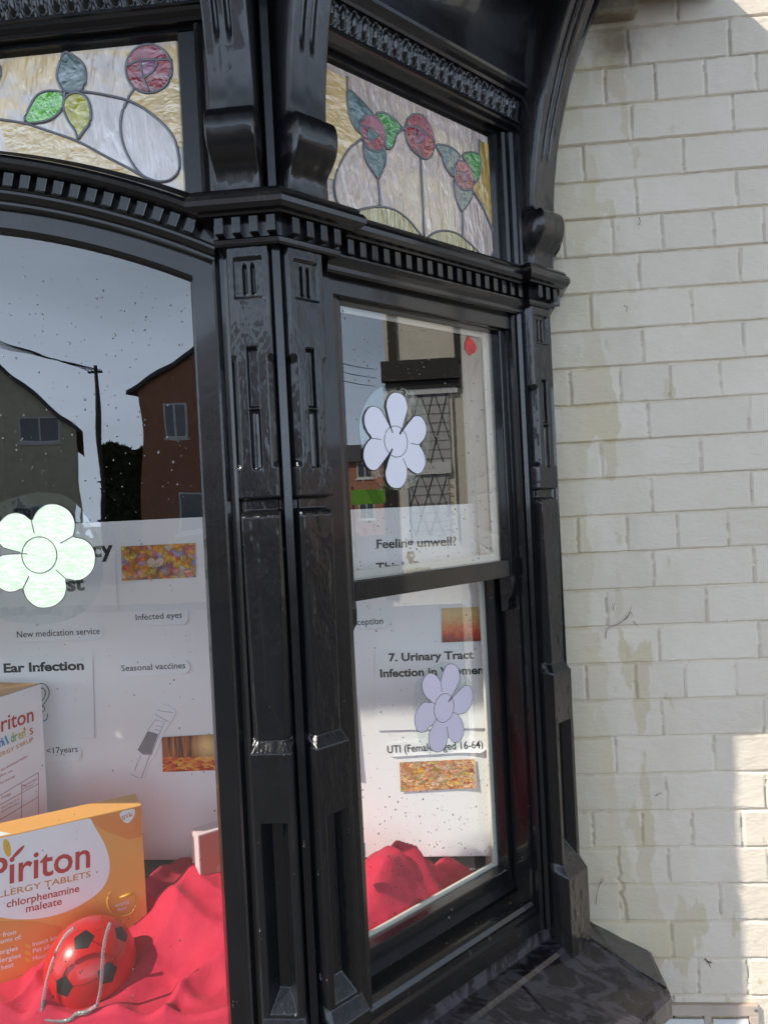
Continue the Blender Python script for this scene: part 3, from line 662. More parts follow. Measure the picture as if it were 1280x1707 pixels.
top = lambda r: zc(r)
pieces += [(zc([(262, 478), (280, 437), (325, 426), (368, 470), (388, 545), (385, 558), (340, 518), (300, 490)]), M_rose), (zc([(300, 490), (340, 520), (343, 545), (320, 555), (293, 540)]), M_teal),
           (zc([(503, 483), (508, 450), (545, 421), (590, 432), (630, 492), (646, 560), (600, 512), (560, 490)]), M_rose), (zc([(560, 492), (600, 514), (592, 558), (556, 572)]), M_plum),
           (zc([(763, 725), (764, 700), (776, 672), (818, 682), (850, 742), (854, 780), (820, 735), (790, 725)]), M_rose), (zc([(790, 727), (822, 737), (820, 775), (800, 770)]), M_plum)]
lines = [close(zc(p))+close(zc(p))[:1] for p, m in lf]+[close(zc(p))+close(zc(p))[:1] for p in (r1, r2, r3)]
arcL = [(200, 945), (280, 922), (360, 912), (440, 930), (510, 980), (560, 1040), (592, 1082)]
arcR = [(605, 1085), (650, 1050), (710, 1040), (780, 1060), (850, 1120), (900, 1170), (940, 1195)]
leftl = [(247, 515), (265, 545), (200, 600), (150, 680), (120, 770), (125, 860), (150, 910), (200, 945)]
rightl = [(865, 785), (850, 815), (900, 900), (945, 1000), (970, 1080), (965, 1150), (945, 1195)]
lines += [opn(zc(p)) for p in (arcL, arcR, leftl, rightl, [(185, 220), (186, 290), (188, 340)], [(350, 760), (358, 830), (362, 912)], [(465, 497), (500, 500)], [(578, 650), (585, 800), (598, 1085)], [(645, 575), (665, 588)],
          [(890, 555), (890, 635)], [(800, 930), (803, 1000), (802, 1075)], [(260, 480), (300, 490), (340, 520), (385, 560)], [(300, 490), (290, 540), (320, 580), (330, 610)], [(340, 520), (345, 545), (320, 557), (295, 545)],
          [(503, 485), (560, 490), (600, 510), (643, 560)], [(545, 490), (550, 560), (575, 645)], [(600, 515), (590, 560), (555, 575)], [(762, 725), (790, 725), (820, 735), (855, 785)], [(788, 727), (800, 770), (825, 822)], [(822, 735), (820, 775), (800, 772)])]
eb = [(zc([(60, 170), (185, 228), (186, 290), (190, 380), (220, 470), (247, 515), (265, 545), (200, 600), (150, 680), (120, 770), (80, 760)]), M_amber),
      (zc(arcL)+zc([(590, 1100), (400, 1030), (190, 955)]), M_yel), (zc(arcR)+zc([(920, 1215), (760, 1150), (600, 1100)]), M_yel),
      (zc([(890, 560), (990, 600), (1000, 1230), (960, 1160), (970, 1080), (945, 1000), (900, 900), (852, 815), (868, 785), (888, 755), (897, 700)]), M_gold)]
MIRR.append(leaded(CA, SO, [(.128, 1.99), (.574, 1.99), (.574, 2.262), (.128, 2.262)], M_clear2, pieces, lines, None, eb))
mb = MB()
vsweep(mb, CA, [(.118, -.10), (.118, -.034), (.126, -.034), (.134, -.044), (.134, -.10)], 1.985, 2.262)
vsweep(mb, CA, [(.560, -.10), (.560, -.044), (.566, -.034), (.576, -.034), (.578, -.024), (.584, -.020), (.589, -.026), (.592, -.016), (.600, -.012), (.606, -.018), (.610, -.008), (.622, -.010), (.622, -.10)], 1.985, 2.262)
mb.box(CA, .118, .60, -.10, -.034, 1.97, 2.0, .003)
MIRR.append(mb.build('top_light_stile', M_paint, BAY))

# ---- raindrops on the panes
def drops(F, o, n, t0, t1, z0, z1, parent, seed, dens):
    r_ = np.random.default_rng(seed); bm = bmesh.new(); bmesh.ops.create_icosphere(bm, subdivisions=1, radius=1)
    base = [tuple(v.co) for v in bm.verts]; fs = [tuple(v.index for v in f.verts) for f in bm.faces]; bm.free(); mb = MB(); k = 0
    while k < n:
        t = r_.uniform(t0, t1); z = r_.uniform(z0, z1)
        if r_.random() > dens(t, z): continue
        s = .0006+.0015*r_.random()**3; st = r_.uniform(.9, 1.5)
        mb.add([F.P(t+x*s, o+abs(y)*s*.55, z+q*s*st) for x, y, q in base], fs, 0, True); k += 1
    return tag(mb.build('raindrops', M_drop, parent), kind='stuff')
M_drop, N_, L_ = newmat('rain_water'); N_.remove(N_['Principled BSDF'])
g_ = N_.new('ShaderNodeBsdfGlossy'); g_.inputs['Roughness'].default_value = .05; t_ = N_.new('ShaderNodeBsdfRefraction'); t_.inputs['IOR'].default_value = 1.33; t_.inputs['Roughness'].default_value = 0
x_ = N_.new('ShaderNodeMixShader'); x_.inputs[0].default_value = .6; L_.new(t_.outputs[0], x_.inputs[1]); L_.new(g_.outputs[0], x_.inputs[2]); L_.new(x_.outputs[0], N_['Material Output'].inputs[0])
def arch_in(t, z): return z < ZA+math.sqrt(max(0, 1.335**2-(t-XC)**2))
drops(FR, -.0555, 900, -1.45, GX, .70, 1.97, front_pane, 3, lambda t, z: (1. if 1.4 < z < 1.9 else .35)*arch_in(t, z))
drops(CA, UP_O+.0005, 420, .15, .565, 1.38, 1.85, WIN, 5, lambda t, z: 1.0 if (z-1.38)/.5 < .9 else .3)
drops(CA, LO_O+.0005, 420, .15, .565, .74, 1.34, WIN, 6, lambda t, z: 1.0 if z < .95 else .25)

for o in FRONT_MIRR+MIRR: mirror_tree(o, BAY)

# ================================================================== WINDOW DISPLAY
mb = MB(); SH = [(-2.30, .24), (-2.36, -.02), (-1.93, -.455), (-.625, -.455), (-.607, -.432), (-.223, -.0386), (-.20, .24)]
mb.prism([(x, y, .655) for x, y in SH], [(x, y, .676) for x, y in SH]); tag(mb.build('window_shelf', M_wood), 'white painted shelf inside the bay, seen at the right under red cloth', 'shelf')
zt, zb = BD.at(335, 862)[1], BD.at(823, 1427)[1]
mb = MB(); xr0 = BD.at(809, 1130)[0]
mb.box(BD, -2.2, xr0, -.006, 0, zb, zt, .001); tag(mb.build('display_board', M_board), 'large plain white display board standing at the back of the window', 'display board')

def text_mesh(mb, F, s, bl, br, o, cap, mi=0, bold=0., o_is=None, fn=None):
    """lettering with its baseline from bl to br (both (t,z) on facet F), cap height in metres"""
    cu = bpy.data.curves.new('lettering', 'FONT'); cu.body = s; cu.size = 1; cu.offset = bold; cu.resolution_u = 3; cu.fill_mode = 'FRONT'
    ob = bpy.data.objects.new('lettering', cu); COL.objects.link(ob); bpy.context.view_layer.update()
    me = bpy.data.meshes.new_from_object(ob.evaluated_get(bpy.context.evaluated_depsgraph_get()))
    co = np.array([v.co[:] for v in me.vertices]); x0, x1 = co[:, 0].min(), co[:, 0].max()
    d = np.array(br)-np.array(bl); Lw = np.linalg.norm(d); d /= Lw; n = np.array([-d[1], d[0]])
    sx = Lw/(x1-x0); sy = cap/.695
    P = np.array(bl)+np.outer((co[:, 0]-x0)*sx, d)+np.outer(co[:, 1]*sy, n)
    if fn is None: fn = lambda t, z: F.P(t, o, z)
    mb.add([fn(t, z) for t, z in P], [tuple(p.vertices) for p in me.polygons], mi)
    bpy.data.objects.remove(ob); bpy.data.curves.remove(cu); bpy.data.meshes.remove(me)
def px_text(mb, s, p0, p1, cappx, o, bold=0., mi=0, F=BD, fn=None):
    a = F.at(*p0, o); b = F.at(*p1, o); cap = F.at(p0[0], p0[1]-cappx, o)[1]-a[1]; text_mesh(mb, F, s, a, b, o, cap, mi, bold, None, fn)
_h = [0]
def sheet(name, label, cat, px, mat, o=None, texts=(), lift=.004, group=None, pill=False, fr=None, F=BD, curl=.003, ink=None):
    """a sheet of paper on the board, corners in order TL TR BR BL, with its lettering"""
    _h[0] += 1; o = o or (.0015+.00015*_h[0])
    if fr: F = FR; o = -.060; c = [np.array(p) for p in fr]
    else: c = [np.array(F.at(*p, o)) for p in px]
    root = thing(name, label, cat, group)
    if pill: curl = .0055
    cuf = lambda u, v: curl*(max(0, (u-.7)/.3)**2*(.3+v)+max(0, v-.6)**2*1.2)
    nu, nv = 15, 9; A = np.zeros((nu, nv, 3))
    for i in range(nu):
        for j in range(nv):
            u, v = i/(nu-1), j/(nv-1); uu = u
            if pill:
                e = .10; y = abs(2*v-1); k = e*(1-math.sqrt(max(0, 1-y*y*.9))); uu = k+u*(1-2*k)
            q = (c[0]*(1-uu)+c[1]*uu)*(1-v)+(c[3]*(1-uu)+c[2]*uu)*v
            A[i, j] = F.P(q[0], o+cuf(u, v), q[1])
    mb = MB(); mb.grid(A); mb.build('paper', mat, root)
    if texts:
        def fn(t_, z_):
            u = min(1, max(0, (t_-c[0][0])/(c[1][0]-c[0][0]))); v = min(1, max(0, (c[0][1]+(c[1][1]-c[0][1])*u-z_)/(c[0][1]-c[3][1]))); return F.P(t_, o+cuf(u, v)+.0008, z_)
        for t in texts: mb = MB(); px_text(mb, t[0], t[1], t[2], t[3], o+.001, t[4] if len(t) > 4 else 0., 0, F, fn); mb.build('lettering', ink or M_ink, root)
    return root
sheet('poster', 'white sheet headed Pharmacy First behind the green paper flower', 'poster', [(2, 895), (191, 887), (198, 1018), (4, 1027)], M_paper, texts=[('Pharmacy', (38, 936), (190, 926), 25, .035), ('First', (72, 989), (142, 983), 24, .035)], curl=.002)
M_ph1 = leaf_photo('leaf_collage', [(0, (.8, .12, .02)), (.2, (.95, .6, .06)), (.38, (.85, .25, .03)), (.5, (.95, .8, .15)), (.62, (.3, .07, .15)), (.72, (.92, .7, .55)), (.84, (.85, .15, .07)), (1, (.25, .45, .85))], 70)
sheet('photo_card', 'autumn collage card of leaves and acorns with LOVE AUTUMN heart, above Infected eyes', 'photo card', [(202, 911), (326, 905), (327, 962), (204, 968)], M_ph1, group='autumn photo cards')
_hr = [o for o in bpy.data.objects if o.name.startswith('photo_card')][0]
mb = MB(); ht = [(259, 962-14), (246, 938), (250, 931), (256, 931), (260, 935), (265, 930), (272, 931), (273, 938)]
mb.add([BD.P(*(lambda q: (q[0], .0042, q[1]))(BD.at(x, y, .0042))) for x, y in catmull(ht, True, 4)], [tuple(range(32))]); mb.build('heart', plain('heart_paper', (.72, .55, .45), .5, .05), _hr)
mb = MB(); px_text(mb, 'LOVE', (254, 943), (266, 942.4), 3.4, .0046); px_text(mb, 'AUTUMN', (251, 949.5), (269, 948.6), 5, .0046); mb.build('lettering', M_ink, _hr)
G1 = 'paper labels on the white board'
sheet('paper_label', 'paper label reading Infected eyes', 'label', [(219, 1017), (315, 1012), (316, 1040), (221, 1044)], M_paper, texts=[('Infected eyes', (227, 1034), (304, 1029.5), 10, .004)], pill=True, group=G1)
sheet('paper_label', 'paper label reading New medication service', 'label', [(24, 1050), (173, 1041), (174, 1065), (26, 1072)], M_paper, texts=[('New medication service', (29, 1063), (168, 1056.5), 10.5, .004)], pill=True, group=G1)
sheet('paper_label', 'paper label reading Seasonal vaccines', 'label', [(200, 1104), (317, 1100), (318, 1122), (201, 1128)], M_paper, texts=[('Seasonal vaccines', (203, 1119), (310, 1113.5), 10, .004)], pill=True, group=G1)
er = sheet('poster', 'white sheet headed Ear Infection with line drawing of an ear', 'poster', [(-50, 1101), (155, 1096), (160, 1229), (-48, 1238)], M_paper, texts=[('Ear Infection', (7, 1121), (141, 1116), 14.5, .035)], curl=.004)
mb = MB()
for l in ([(58, 1150), (66, 1140), (76, 1141), (82, 1150), (82, 1160), (76, 1170), (71, 1178)], [(64, 1152), (70, 1147), (76, 1152), (75, 1162), (70, 1168)], [(70, 1176), (75, 1180), (74, 1185), (69, 1187)], [(80, 1190), (79, 1198), (73, 1202), (68, 1200)]):
    mb.tube([BD.P(BD.at(x, y, .004)[0], .0042, BD.at(x, y, .004)[1]) for x, y in catmull(l, n=4)], .0009, 5)
mb.build('ear_drawing', M_ink, er)
sheet('paper_label', 'paper label ending s <17years beside the tall syrup carton', 'label', [(40, 1247), (137, 1242), (139, 1266), (42, 1271)], M_paper, texts=[('s <17years', (69, 1257.5), (131, 1253), 10, .004)], pill=True, group=G1)
M_ph2 = leaf_photo('sunset_wood_print', [(0, (.25, .04, .01)), (.3, (.7, .1, .02)), (.5, (.8, .35, .03)), (.7, (.45, .05, .02)), (1, (.85, .55, .1))], 110, (1, 1, 1.6))
def glow_photo():
    m, N, L = newmat('woodland_sunset_print'); b = N['Principled BSDF']; v = ncoord(N, L)
    sp = N.new('ShaderNodeSeparateXYZ'); L.new(v, sp.inputs[0])
    vo = N.new('ShaderNodeTexVoronoi'); vo.inputs['Scale'].default_value = 170; L.new(ncoord(N, L, (.7, 1, 1.6)), vo.inputs['Vector'])
    s2 = N.new('ShaderNodeSeparateColor'); L.new(vo.outputs['Color'], s2.inputs[0])
    leaves = ramp(N, L, s2.outputs[0], [(0, (.35, .03, .01)), (.35, (.7, .08, .02)), (.65, (.8, .25, .02)), (1, (.85, .5, .05))])
    trunks = ramp(N, L, noise(N, L, ncoord(N, L, (120, 1, 9)), 1, 4, .6), [(.4, (.07, .03, .02)), (.6, (.45, .12, .03)), (.72, (.8, .4, .1))])
    zc_ = BD.at(310, 1262, .003)[1]
    k = mth(N, L, 'GREATER_THAN', sp.outputs[2], zc_); c = mixc(N, L, k, leaves, trunks)
    dv = N.new('ShaderNodeVectorMath'); dv.operation = 'DISTANCE'; p = BD.at(345, 1243, .003); dv.inputs[1].default_value = (p[0], BY-.003, p[1]); L.new(v, dv.inputs[0])
    c = mixc(N, L, ramp(N, L, dv.outputs[1], [(.006, (1, 1, 1)), (.04, (0, 0, 0))]), c, (.9, .62, .25)); L.new(c, b.inputs['Base Color']); setp(b, Roughness=.4); return m
sheet('photo_card', 'autumn woodland sunset picture card, low on the board beside the post', 'photo card', [(270, 1229), (372, 1223), (373, 1283), (272, 1287)], glow_photo(), group='autumn photo cards')
# syringe cut-out
sy = thing('syringe_cutout', 'white paper cut-out drawing of a syringe below Seasonal vaccines', 'paper cut-out')
pts = zq(0, 800, 3.2, [(850, 1203), (880, 1197), (925, 1220), (938, 1245), (905, 1300), (870, 1365), (826, 1475), (800, 1512), (778, 1560), (774, 1592), (740, 1614), (700, 1610), (674, 1585), (690, 1562), (720, 1545), (732, 1500), (742, 1420), (780, 1330), (826, 1275)])
po = catmull(pts, True, 3); w2 = [BD.at(x, y, .003) for x, y in po]
mb = MB(); mb.prism([BD.P(t, .0015, z) for t, z in w2], [BD.P(t, .0035, z) for t, z in w2]); mb.build('paper', M_paper, sy)
mb = MB(); fl = [BD.at(x, y, .004) for x, y in zq(0, 800, 3.2, [(790, 1340), (845, 1355), (808, 1462), (760, 1462), (738, 1440)])]
mb.add([BD.P(t, .0041, z) for t, z in fl], [tuple(range(5))]); mb.build('drawn_liquid', M_grey, sy)
mb = MB()
for l in ([(795, 1330), (830, 1280), (880, 1290), (850, 1360), (810, 1465), (765, 1465), (738, 1440), (795, 1330)], [(830, 1250), (900, 1290)], [(840, 1225), (870, 1235), (925, 1240)], [(752, 1470), (720, 1550)], [(800, 1470), (760, 1580)], [(700, 1570), (745, 1590)], [(835, 1310), (865, 1318)], [(828, 1330), (855, 1338)]):
    mb.tube([BD.P(BD.at(x, y, .004)[0], .0042, BD.at(x, y, .004)[1]) for x, y in zq(0, 800, 3.2, l)], .0005, 4)
mb.build('drawn_lines', M_grey, sy)
# right half of the board
st = thing('starburst_sheet', 'zigzag edged white paper starburst reading Feeling unwell? Think P', 'poster')
cx_, cy_ = 688, 935; spk = []
for i in range(44):
    x = 2*math.pi*i/44; k = 1.0 if i % 2 == 0 else .84; spk.append((cx_+104*k*math.copysign(abs(math.cos(x))**.55, math.cos(x)), cy_+66*k*math.copysign(abs(math.sin(x))**.55, math.sin(x))))
w2 = [BD.at(x, y, .003) for x, y in spk]; mb = MB(); mb.prism([BD.P(t, .0012, z) for t, z in w2], [BD.P(t, .0045, z) for t, z in w2]); mb.build('paper', M_paper, st)
mb = MB(); px_text(mb, 'Feeling unwell?', (628, 914), (761, 909), 14.5, .0055, .02); px_text(mb, 'Think P', (627, 953), (700, 950), 14.5, .0055, .02); mb.build('lettering', M_ink, st)
sheet('paper_label', 'paper label ending aception, half hidden by the corner post', 'label', [(500, 1029), (646, 1021), (648, 1046), (502, 1053)], M_paper, texts=[('contraception', (556, 1045), (639, 1039.5), 10.5, .004)], pill=True, group=G1)
def mist_photo():
    m, N, L = newmat('misty_leaf_print'); b = N['Principled BSDF']; v = ncoord(N, L); sp = N.new('ShaderNodeSeparateXYZ'); L.new(v, sp.inputs[0])
    z0, z1 = BD.at(770, 1068, .003)[1], BD.at(770, 1012, .003)[1]
    mr = N.new('ShaderNodeMapRange'); mr.inputs[1].default_value = z0; mr.inputs[2].default_value = z1; L.new(sp.outputs[2], mr.inputs[0])
    k = mth(N, L, 'ADD', mr.outputs[0], mth(N, L, 'MULTIPLY', mth(N, L, 'SUBTRACT', noise(N, L, v, 60, 5, .7), .5), .9))
    c = ramp(N, L, k, [(0, (.2, .02, .01)), (.2, (.6, .06, .02)), (.36, (.75, .2, .06)), (.6, (.72, .38, .15)), (.8, (.75, .52, .22)), (1, (.6, .45, .2))])
    L.new(c, b.inputs['Base Color']); setp(b, Roughness=.4); return m
sheet('photo_card', 'misty orange autumn picture card, uppermost in the side window', 'photo card', [(736, 1014), (804, 1011), (806, 1068), (737, 1071)], mist_photo(), group='autumn photo cards')
sheet('poster', 'white sheet headed 7. Urinary Tract Infection in Women', 'poster', [(625, 1084), (808, 1078), (813, 1213), (628, 1218)], M_paper, texts=[('7. Urinary Tract', (648, 1102.5), (789, 1097.5), 13, .03), ('Infection in Women', (634, 1129), (806, 1123), 13, .03)], curl=.003)
sheet('paper_label', 'paper label reading UTI (Females aged 16-64)', 'label', [(642, 1239), (811, 1230), (813, 1252), (644, 1262)], M_paper, texts=[('UTI (Females aged 16-64)', (646, 1255.5), (805, 1246.5), 12.5, .006)], pill=True, group=G1)
M_ph4 = leaf_photo('fallen_leaves_print', [(0, (.45, .06, .03)), (.2, (.95, .5, .3)), (.4, (.85, .2, .05)), (.55, (.98, .62, .08)), (.68, (.95, .6, .42)), (.82, (.36, .34, .05)), (1, (.98, .75, .58))], 130, (.8, 1, 1.5))
sheet('photo_card', 'fallen leaves picture card under the UTI label', 'photo card', [(666, 1271), (791, 1265), (793, 1313), (668, 1320)], M_ph4, group='autumn photo cards')
sheet('paper_sheet', 'white paper sheet edge just right of the corner post', 'paper', [(500, 1168), (592, 1160), (599, 1296), (502, 1303)], M_paper, curl=.004)

# ---- paper flowers stuck to the panes (square codes left out)
def flower(name, label, F, o, cpx, petals, m, lam, line_r=.0006):
    root = thing(name, label, 'paper flower', 'paper flowers stuck to the glass'); cz = np.array(F.at(*cpx, o))
    th = np.linspace(0, 2*math.pi, 240, endpoint=False); rr = np.full(240, .0); own = np.zeros(240, int)
    for k, (px, py, ra, rb, ang) in enumerate(petals):
        for i in range(48):
            a = 2*math.pi*i/48; x = ra*math.cos(a); y = rb*math.sin(a)
            q = np.array(F.at(px+x*math.cos(ang)-y*math.sin(ang), py+x*math.sin(ang)+y*math.cos(ang), o))-cz
            j = int(round((math.atan2(q[1], q[0]) % (2*math.pi))/(2*math.pi)*240)) % 240; r_ = np.linalg.norm(q)
            for jj in (j-2, j-1, j, j+1, j+2):
                if r_ > rr[jj % 240]: rr[jj % 240] = r_
    rr = np.convolve(np.concatenate([rr[-2:], rr, rr[:2]]), np.ones(5)/5, 'valid'); rr = np.maximum(rr, .3*rr.max())
    pts = [(cz[0]+r_*math.cos(t), cz[1]+r_*math.sin(t)) for r_, t in zip(rr, th)]
    mb = MB(); mb.prism([F.P(t, o-.0006, z) for t, z in pts], [F.P(t, o, z) for t, z in pts]); mb.build('petals', m, root)
    mb = MB(); mb.tube([F.P(t, o+.0002, z) for t, z in pts+pts[:1]], line_r, 5)
    mins = [i for i in range(240) if rr[i] == rr[[(i+k) % 240 for k in range(-9, 10)]].min()]
    for i in mins: mb.tube([F.P(cz[0]+f*rr[i]*math.cos(th[i]), o+.0002, cz[1]+f*rr[i]*math.sin(th[i])) for f in (.62, .8, 1.)], line_r, 5)
    cr = .36*np.median(rr); mb.tube([F.P(cz[0]+cr*math.cos(t), o+.0002, cz[1]+cr*math.sin(t)) for t in np.linspace(0, 2*math.pi, 40)], line_r, 5)
    mb.build('drawn_outline', M_ink, root)
    lp = [F.at(x, y, o) for x, y in catmull(lam, True, 8)]; mb = MB(); mb.prism([F.P(t, o-.0016, z) for t, z in lp], [F.P(t, o-.001, z) for t, z in lp]); mb.build('laminate_pouch', M_lam, root)
    return root
M_lam = glass_mat('laminate_film', .06, .01, 20, (.95, .98, .98))
def scribble(name, a, b_, sc):
    m, N, L = newmat(name); b = N['Principled BSDF']
    c = ramp(N, L, noise(N, L, ncoord(N, L, sc), 1.5, 4, .6, .8), [(.40, a), (.62, b_)]); L.new(c, b.inputs['Base Color']); setp(b, Roughness=.35); return m
P = lambda x, y, r: (x/3.2, 800+y/3.2, r/3.2, r/3.2, 0)
flower('paper_flower', 'green crayoned paper flower with five petals on the big front pane', FR, -.0535, (66, 925), [P(80, 275, 95), P(288, 238, 108), P(405, 422, 105), P(242, 575, 107), P(55, 495, 95)],
       scribble('green_crayon', (.58, .75, .56), (.80, .84, .78), (40, 40, 160)), [(-60, 905), (-20, 850), (40, 825), (85, 822), (118, 832), (150, 870), (170, 920), (168, 975), (140, 1020), (80, 1040), (0, 1030), (-50, 985)])
Pz = lambda ox, oy: (lambda x, y, a, b, g=0.: (ox+x/3.2, oy+y/3.2, a/3.2, b/3.2, g))
P7 = Pz(540, 480)
flower('paper_flower', 'white paper flower with six petals in the upper side sash', CA, UP_O+.0025, (660, 736), [P7(388, 640, 52, 82), P7(275, 718, 55, 84, -.35), P7(490, 762, 52, 74, .3), P7(272, 882, 57, 84, .3), P7(485, 908, 50, 80, -.35), P7(385, 985, 53, 84)],
       plain('white_card', (.86, .85, .93), .35, .03), [(600, 720), (606, 680), (625, 652), (655, 640), (690, 655), (712, 690), (716, 740), (706, 785), (680, 815), (645, 812), (615, 785)])
P5 = Pz(560, 800)
flower('paper_flower', 'lilac paper flower with six petals in the lower side sash', CA, LO_O+.0025, (740, 1180), [P5(612, 1058, 42, 76, .12), P5(515, 1110, 48, 76, -.35), P5(682, 1172, 42, 72, .35), P5(472, 1265, 48, 78, .35), P5(632, 1320, 42, 78, -.25), P5(545, 1372, 46, 80, .12)],
       plain('lilac_card', (.74, .66, .78), .35, .04), [(690, 1180), (694, 1140), (715, 1115), (750, 1104), (785, 1135), (792, 1175), (785, 1220), (760, 1250), (720, 1262), (696, 1225)], .0005)
mb = MB(); c0 = CA.at(784, 577, UP_O+.002); rd = np.random.default_rng(3)
ring = [(c0[0]+.0155*(1+.2*rd.normal()*.5)*math.cos(t), c0[1]+.0165*(1+.2*rd.normal()*.5)*math.sin(t)) for t in np.linspace(0, 2*math.pi, 14, endpoint=False)]
ring = catmull(ring, True, 3); mb.prism([CA.P(t, UP_O+.0008, z) for t, z in ring], [CA.P(t, UP_O+.0016, z) for t, z in ring])
tag(mb.build('red_sticker', plain('red_film', (.62, .03, .03), .3, .35, vscale=60)), 'small crumpled red sticker at the top of the side pane', 'sticker')

sheet('poster', 'added blank white poster, out of view inside the big front pane, shading the display board', 'poster', None, M_paper, fr=[(-1.80, 1.93), (-1.27, 1.93), (-1.27, 1.34), (-1.80, 1.34)])  # added out of view, only to keep the sun off the display board
# ---- red cloth
def ridge(u, seed):                         # sharp creased folds
    return (1-np.abs(2*np.mod(u, 1)-1))**1.6
def cloth_z(X, Y):
    z = .690+0*X
    z += .120*np.exp(-(np.abs((X+.78)/.15)**1.7)-((Y+.19)/.15)**2)
    z += .030*np.exp(-((X+1.02)/.12)**2-((Y+.20)/.10)**2)
    z += .118*np.exp(-(np.abs((X+.475)/.075)**1.8)-((Y+.19)/.10)**2)
    rs = 1+1.1*sst(-.60, -.52, X)
    z += .030*np.exp(-((X+.36)/.07)**2-((Y+.10)/.05)**2)
    w1 = vnoise(X*5, Y*5, 41); w2 = vnoise(X*9+3, Y*9, 45); w3 = vnoise(X*14, Y*14, 47)
    z += .040*(ridge((X*.75+Y*.9)*3.1+.8*w1, 0)-.45)*sst(-.50, -.46, Y)*(.7+w2)
    z += .030*(ridge((X*1.1-Y*.7)*4.8+1.2*w2, 0)-.4)*(.6+w1)
    z += .014*rs*(ridge((X*.9+Y*1.3)*7.7+1.5*w1, 3)-.4)*np.clip(.4+2.2*w3, 0, 1.2)
    z += .008*rs*(ridge((X*.3+Y*1.4)*9+1.6*w3, 0)-.4)*np.clip(.35+2*w2, 0, 1)
    z += vnoise(X*60, Y*60, 44)*.0025
    oc = (X-V0[0])*CA.n[0]+(Y-V0[1])*CA.n[1]; z += .02*sst(-.24, -.13, oc)*sst(-.33, -.40, X)
    z = .700+(z-.700)*sst(-.118, -.185, oc)*sst(-.505, -.475, Y); z = np.maximum(z, .6805)
    return z-.045*sst(-.484, -.497, Y)
xs = np.arange(-1.75, -.262, .0042); ys = np.arange(-.498, -.036, .0042); X, Y = np.meshgrid(xs, ys, indexing='ij'); Z = cloth_z(X, Y)
oo = (X-V0[0])*CA.n[0]+(Y-V0[1])*CA.n[1]; tq = (X-V0[0])*CA.d[0]+(Y-V0[1])*CA.d[1]
edge = -.285+.022*np.sin(Y*60)+vnoise(X*30, Y*30, 46)*.03
gap = ((X+.305)/.055)**2+((Y+.185-.35*(X+.305))/.028)**2 < 1
keep = (oo < -.124) & (X < edge) & ~gap
kf = keep[:-1, :-1] & keep[1:, :-1] & keep[:-1, 1:] & keep[1:, 1:]
def cloth_mat():
    m, N, L = newmat('red_cotton'); b = N['Principled BSDF']; v = ncoord(N, L)
    L.new(ramp(N, L, noise(N, L, v, 6, 5), [(.3, (.52, .007, .040)), (.7, (.63, .012, .058))]), b.inputs['Base Color']); setp(b, Roughness=.8)
    b.inputs['Sheen Weight'].default_value = .12; b.inputs['Sheen Tint'].default_value = (1, .5, .6, 1)
    n1 = bump(N, L, None, noise(N, L, v, 900, 2), .25, .0006); L.new(bump(N, L, None, noise(N, L, ncoord(N, L, (30, 18, 18)), 2, 5, .6), .35, .004, n1), b.inputs['Normal']); return m
mb = MB(); mb.grid(np.stack([X, Y, Z], -1), keep=kf)
tag(mb.build('red_cloth', cloth_mat()), 'rumpled red cloth spread over the floor of the window display', 'cloth')

# ---- cartons
class Slab(Facet):                          # a facet that may lean
    pass
def carton(name, label, F, t0, t1, dep, z0, z1, mats):
    root = thing(name, label, 'carton'); mb = MB(); b = .0012
    mb.box(F, t0, t1, -dep, 0, z0, z1, b); mb.build('carton_body', mats, root); return root
def face_poly(mb, F, pts, o, mi=0): mb.add([F.P(t, o, z) for t, z in pts], [tuple(range(len(pts)))], mi)
def carton_mat(name, col): return plain(name, col, .35, .03)
M_orange = carton_mat('orange_card', (.88, .42, .10)); M_dor = carton_mat('deep_orange_card', (.80, .29, .07)); M_wcard = carton_mat('white_card_gloss', (.88, .88, .89))
M_rtxt = carton_mat('red_print', (.50, .04, .035)); M_otxt = carton_mat('amber_print', (.62, .26, .05)); M_ytxt = carton_mat('yellow_print', (.80, .46, .05)); M_wtxt = carton_mat('white_print', (.85, .83, .8))
M_pk = carton_mat('pink_card', (.85, .66, .66)); M_pk_shade = carton_mat('shaded_pink_card', (.62, .20, .15)); M_maroon = carton_mat('maroon_print', (.40, .05, .05))
# allergy tablets carton: front turned 32 degrees to the right
a = R(32.); pc = hit(236, 1342, (0, -.27, 0), (0, 1, 0))
TB = Facet((pc[0], pc[1]), (math.cos(a), math.sin(a)), (math.sin(a), -math.cos(a)))
zt_ = pc[2]; zb_ = TB.at(120, 1606)[1]
tb = carton('tablet_carton', 'large orange and white allergy tablets carton leaning behind the red ball', TB, -.36, 0, .07, zb_, zt_, M_orange)
tp = lambda pts, o=.0008: [TB.at(x, y, o) for x, y in zq(0, 1207, 3.2, pts)]
def clipT(p): return [(max(-.357, min(-.002, t)), max(zb_+.003, min(zt_-.002, z))) for t, z in p]
mb = MB(); face_poly(mb, TB, clipT(tp(catmull([(-300, 700), (-200, 560), (0, 588), (200, 535), (440, 480), (520, 570), (575, 680), (585, 790), (545, 880), (450, 955), (330, 1010), (180, 1040), (0, 1030), (-200, 960)], True, 5))), .0008)
mb.build('white_panel', M_wcard, tb)
mb = MB(); face_poly(mb, TB, clipT(tp([(-300, 1090), (-100, 1060), (60, 1050), (200, 1055), (330, 1085), (330, 1480), (-300, 1480)])), .0006); mb.build('orange_band', M_dor, tb); mb = MB(); face_poly(mb, TB, clipT(tp([(450, 480), (600, 440), (757, 420), (765, 600), (690, 615), (560, 570)])), .0006); mb.build('orange_band', M_dor, tb)
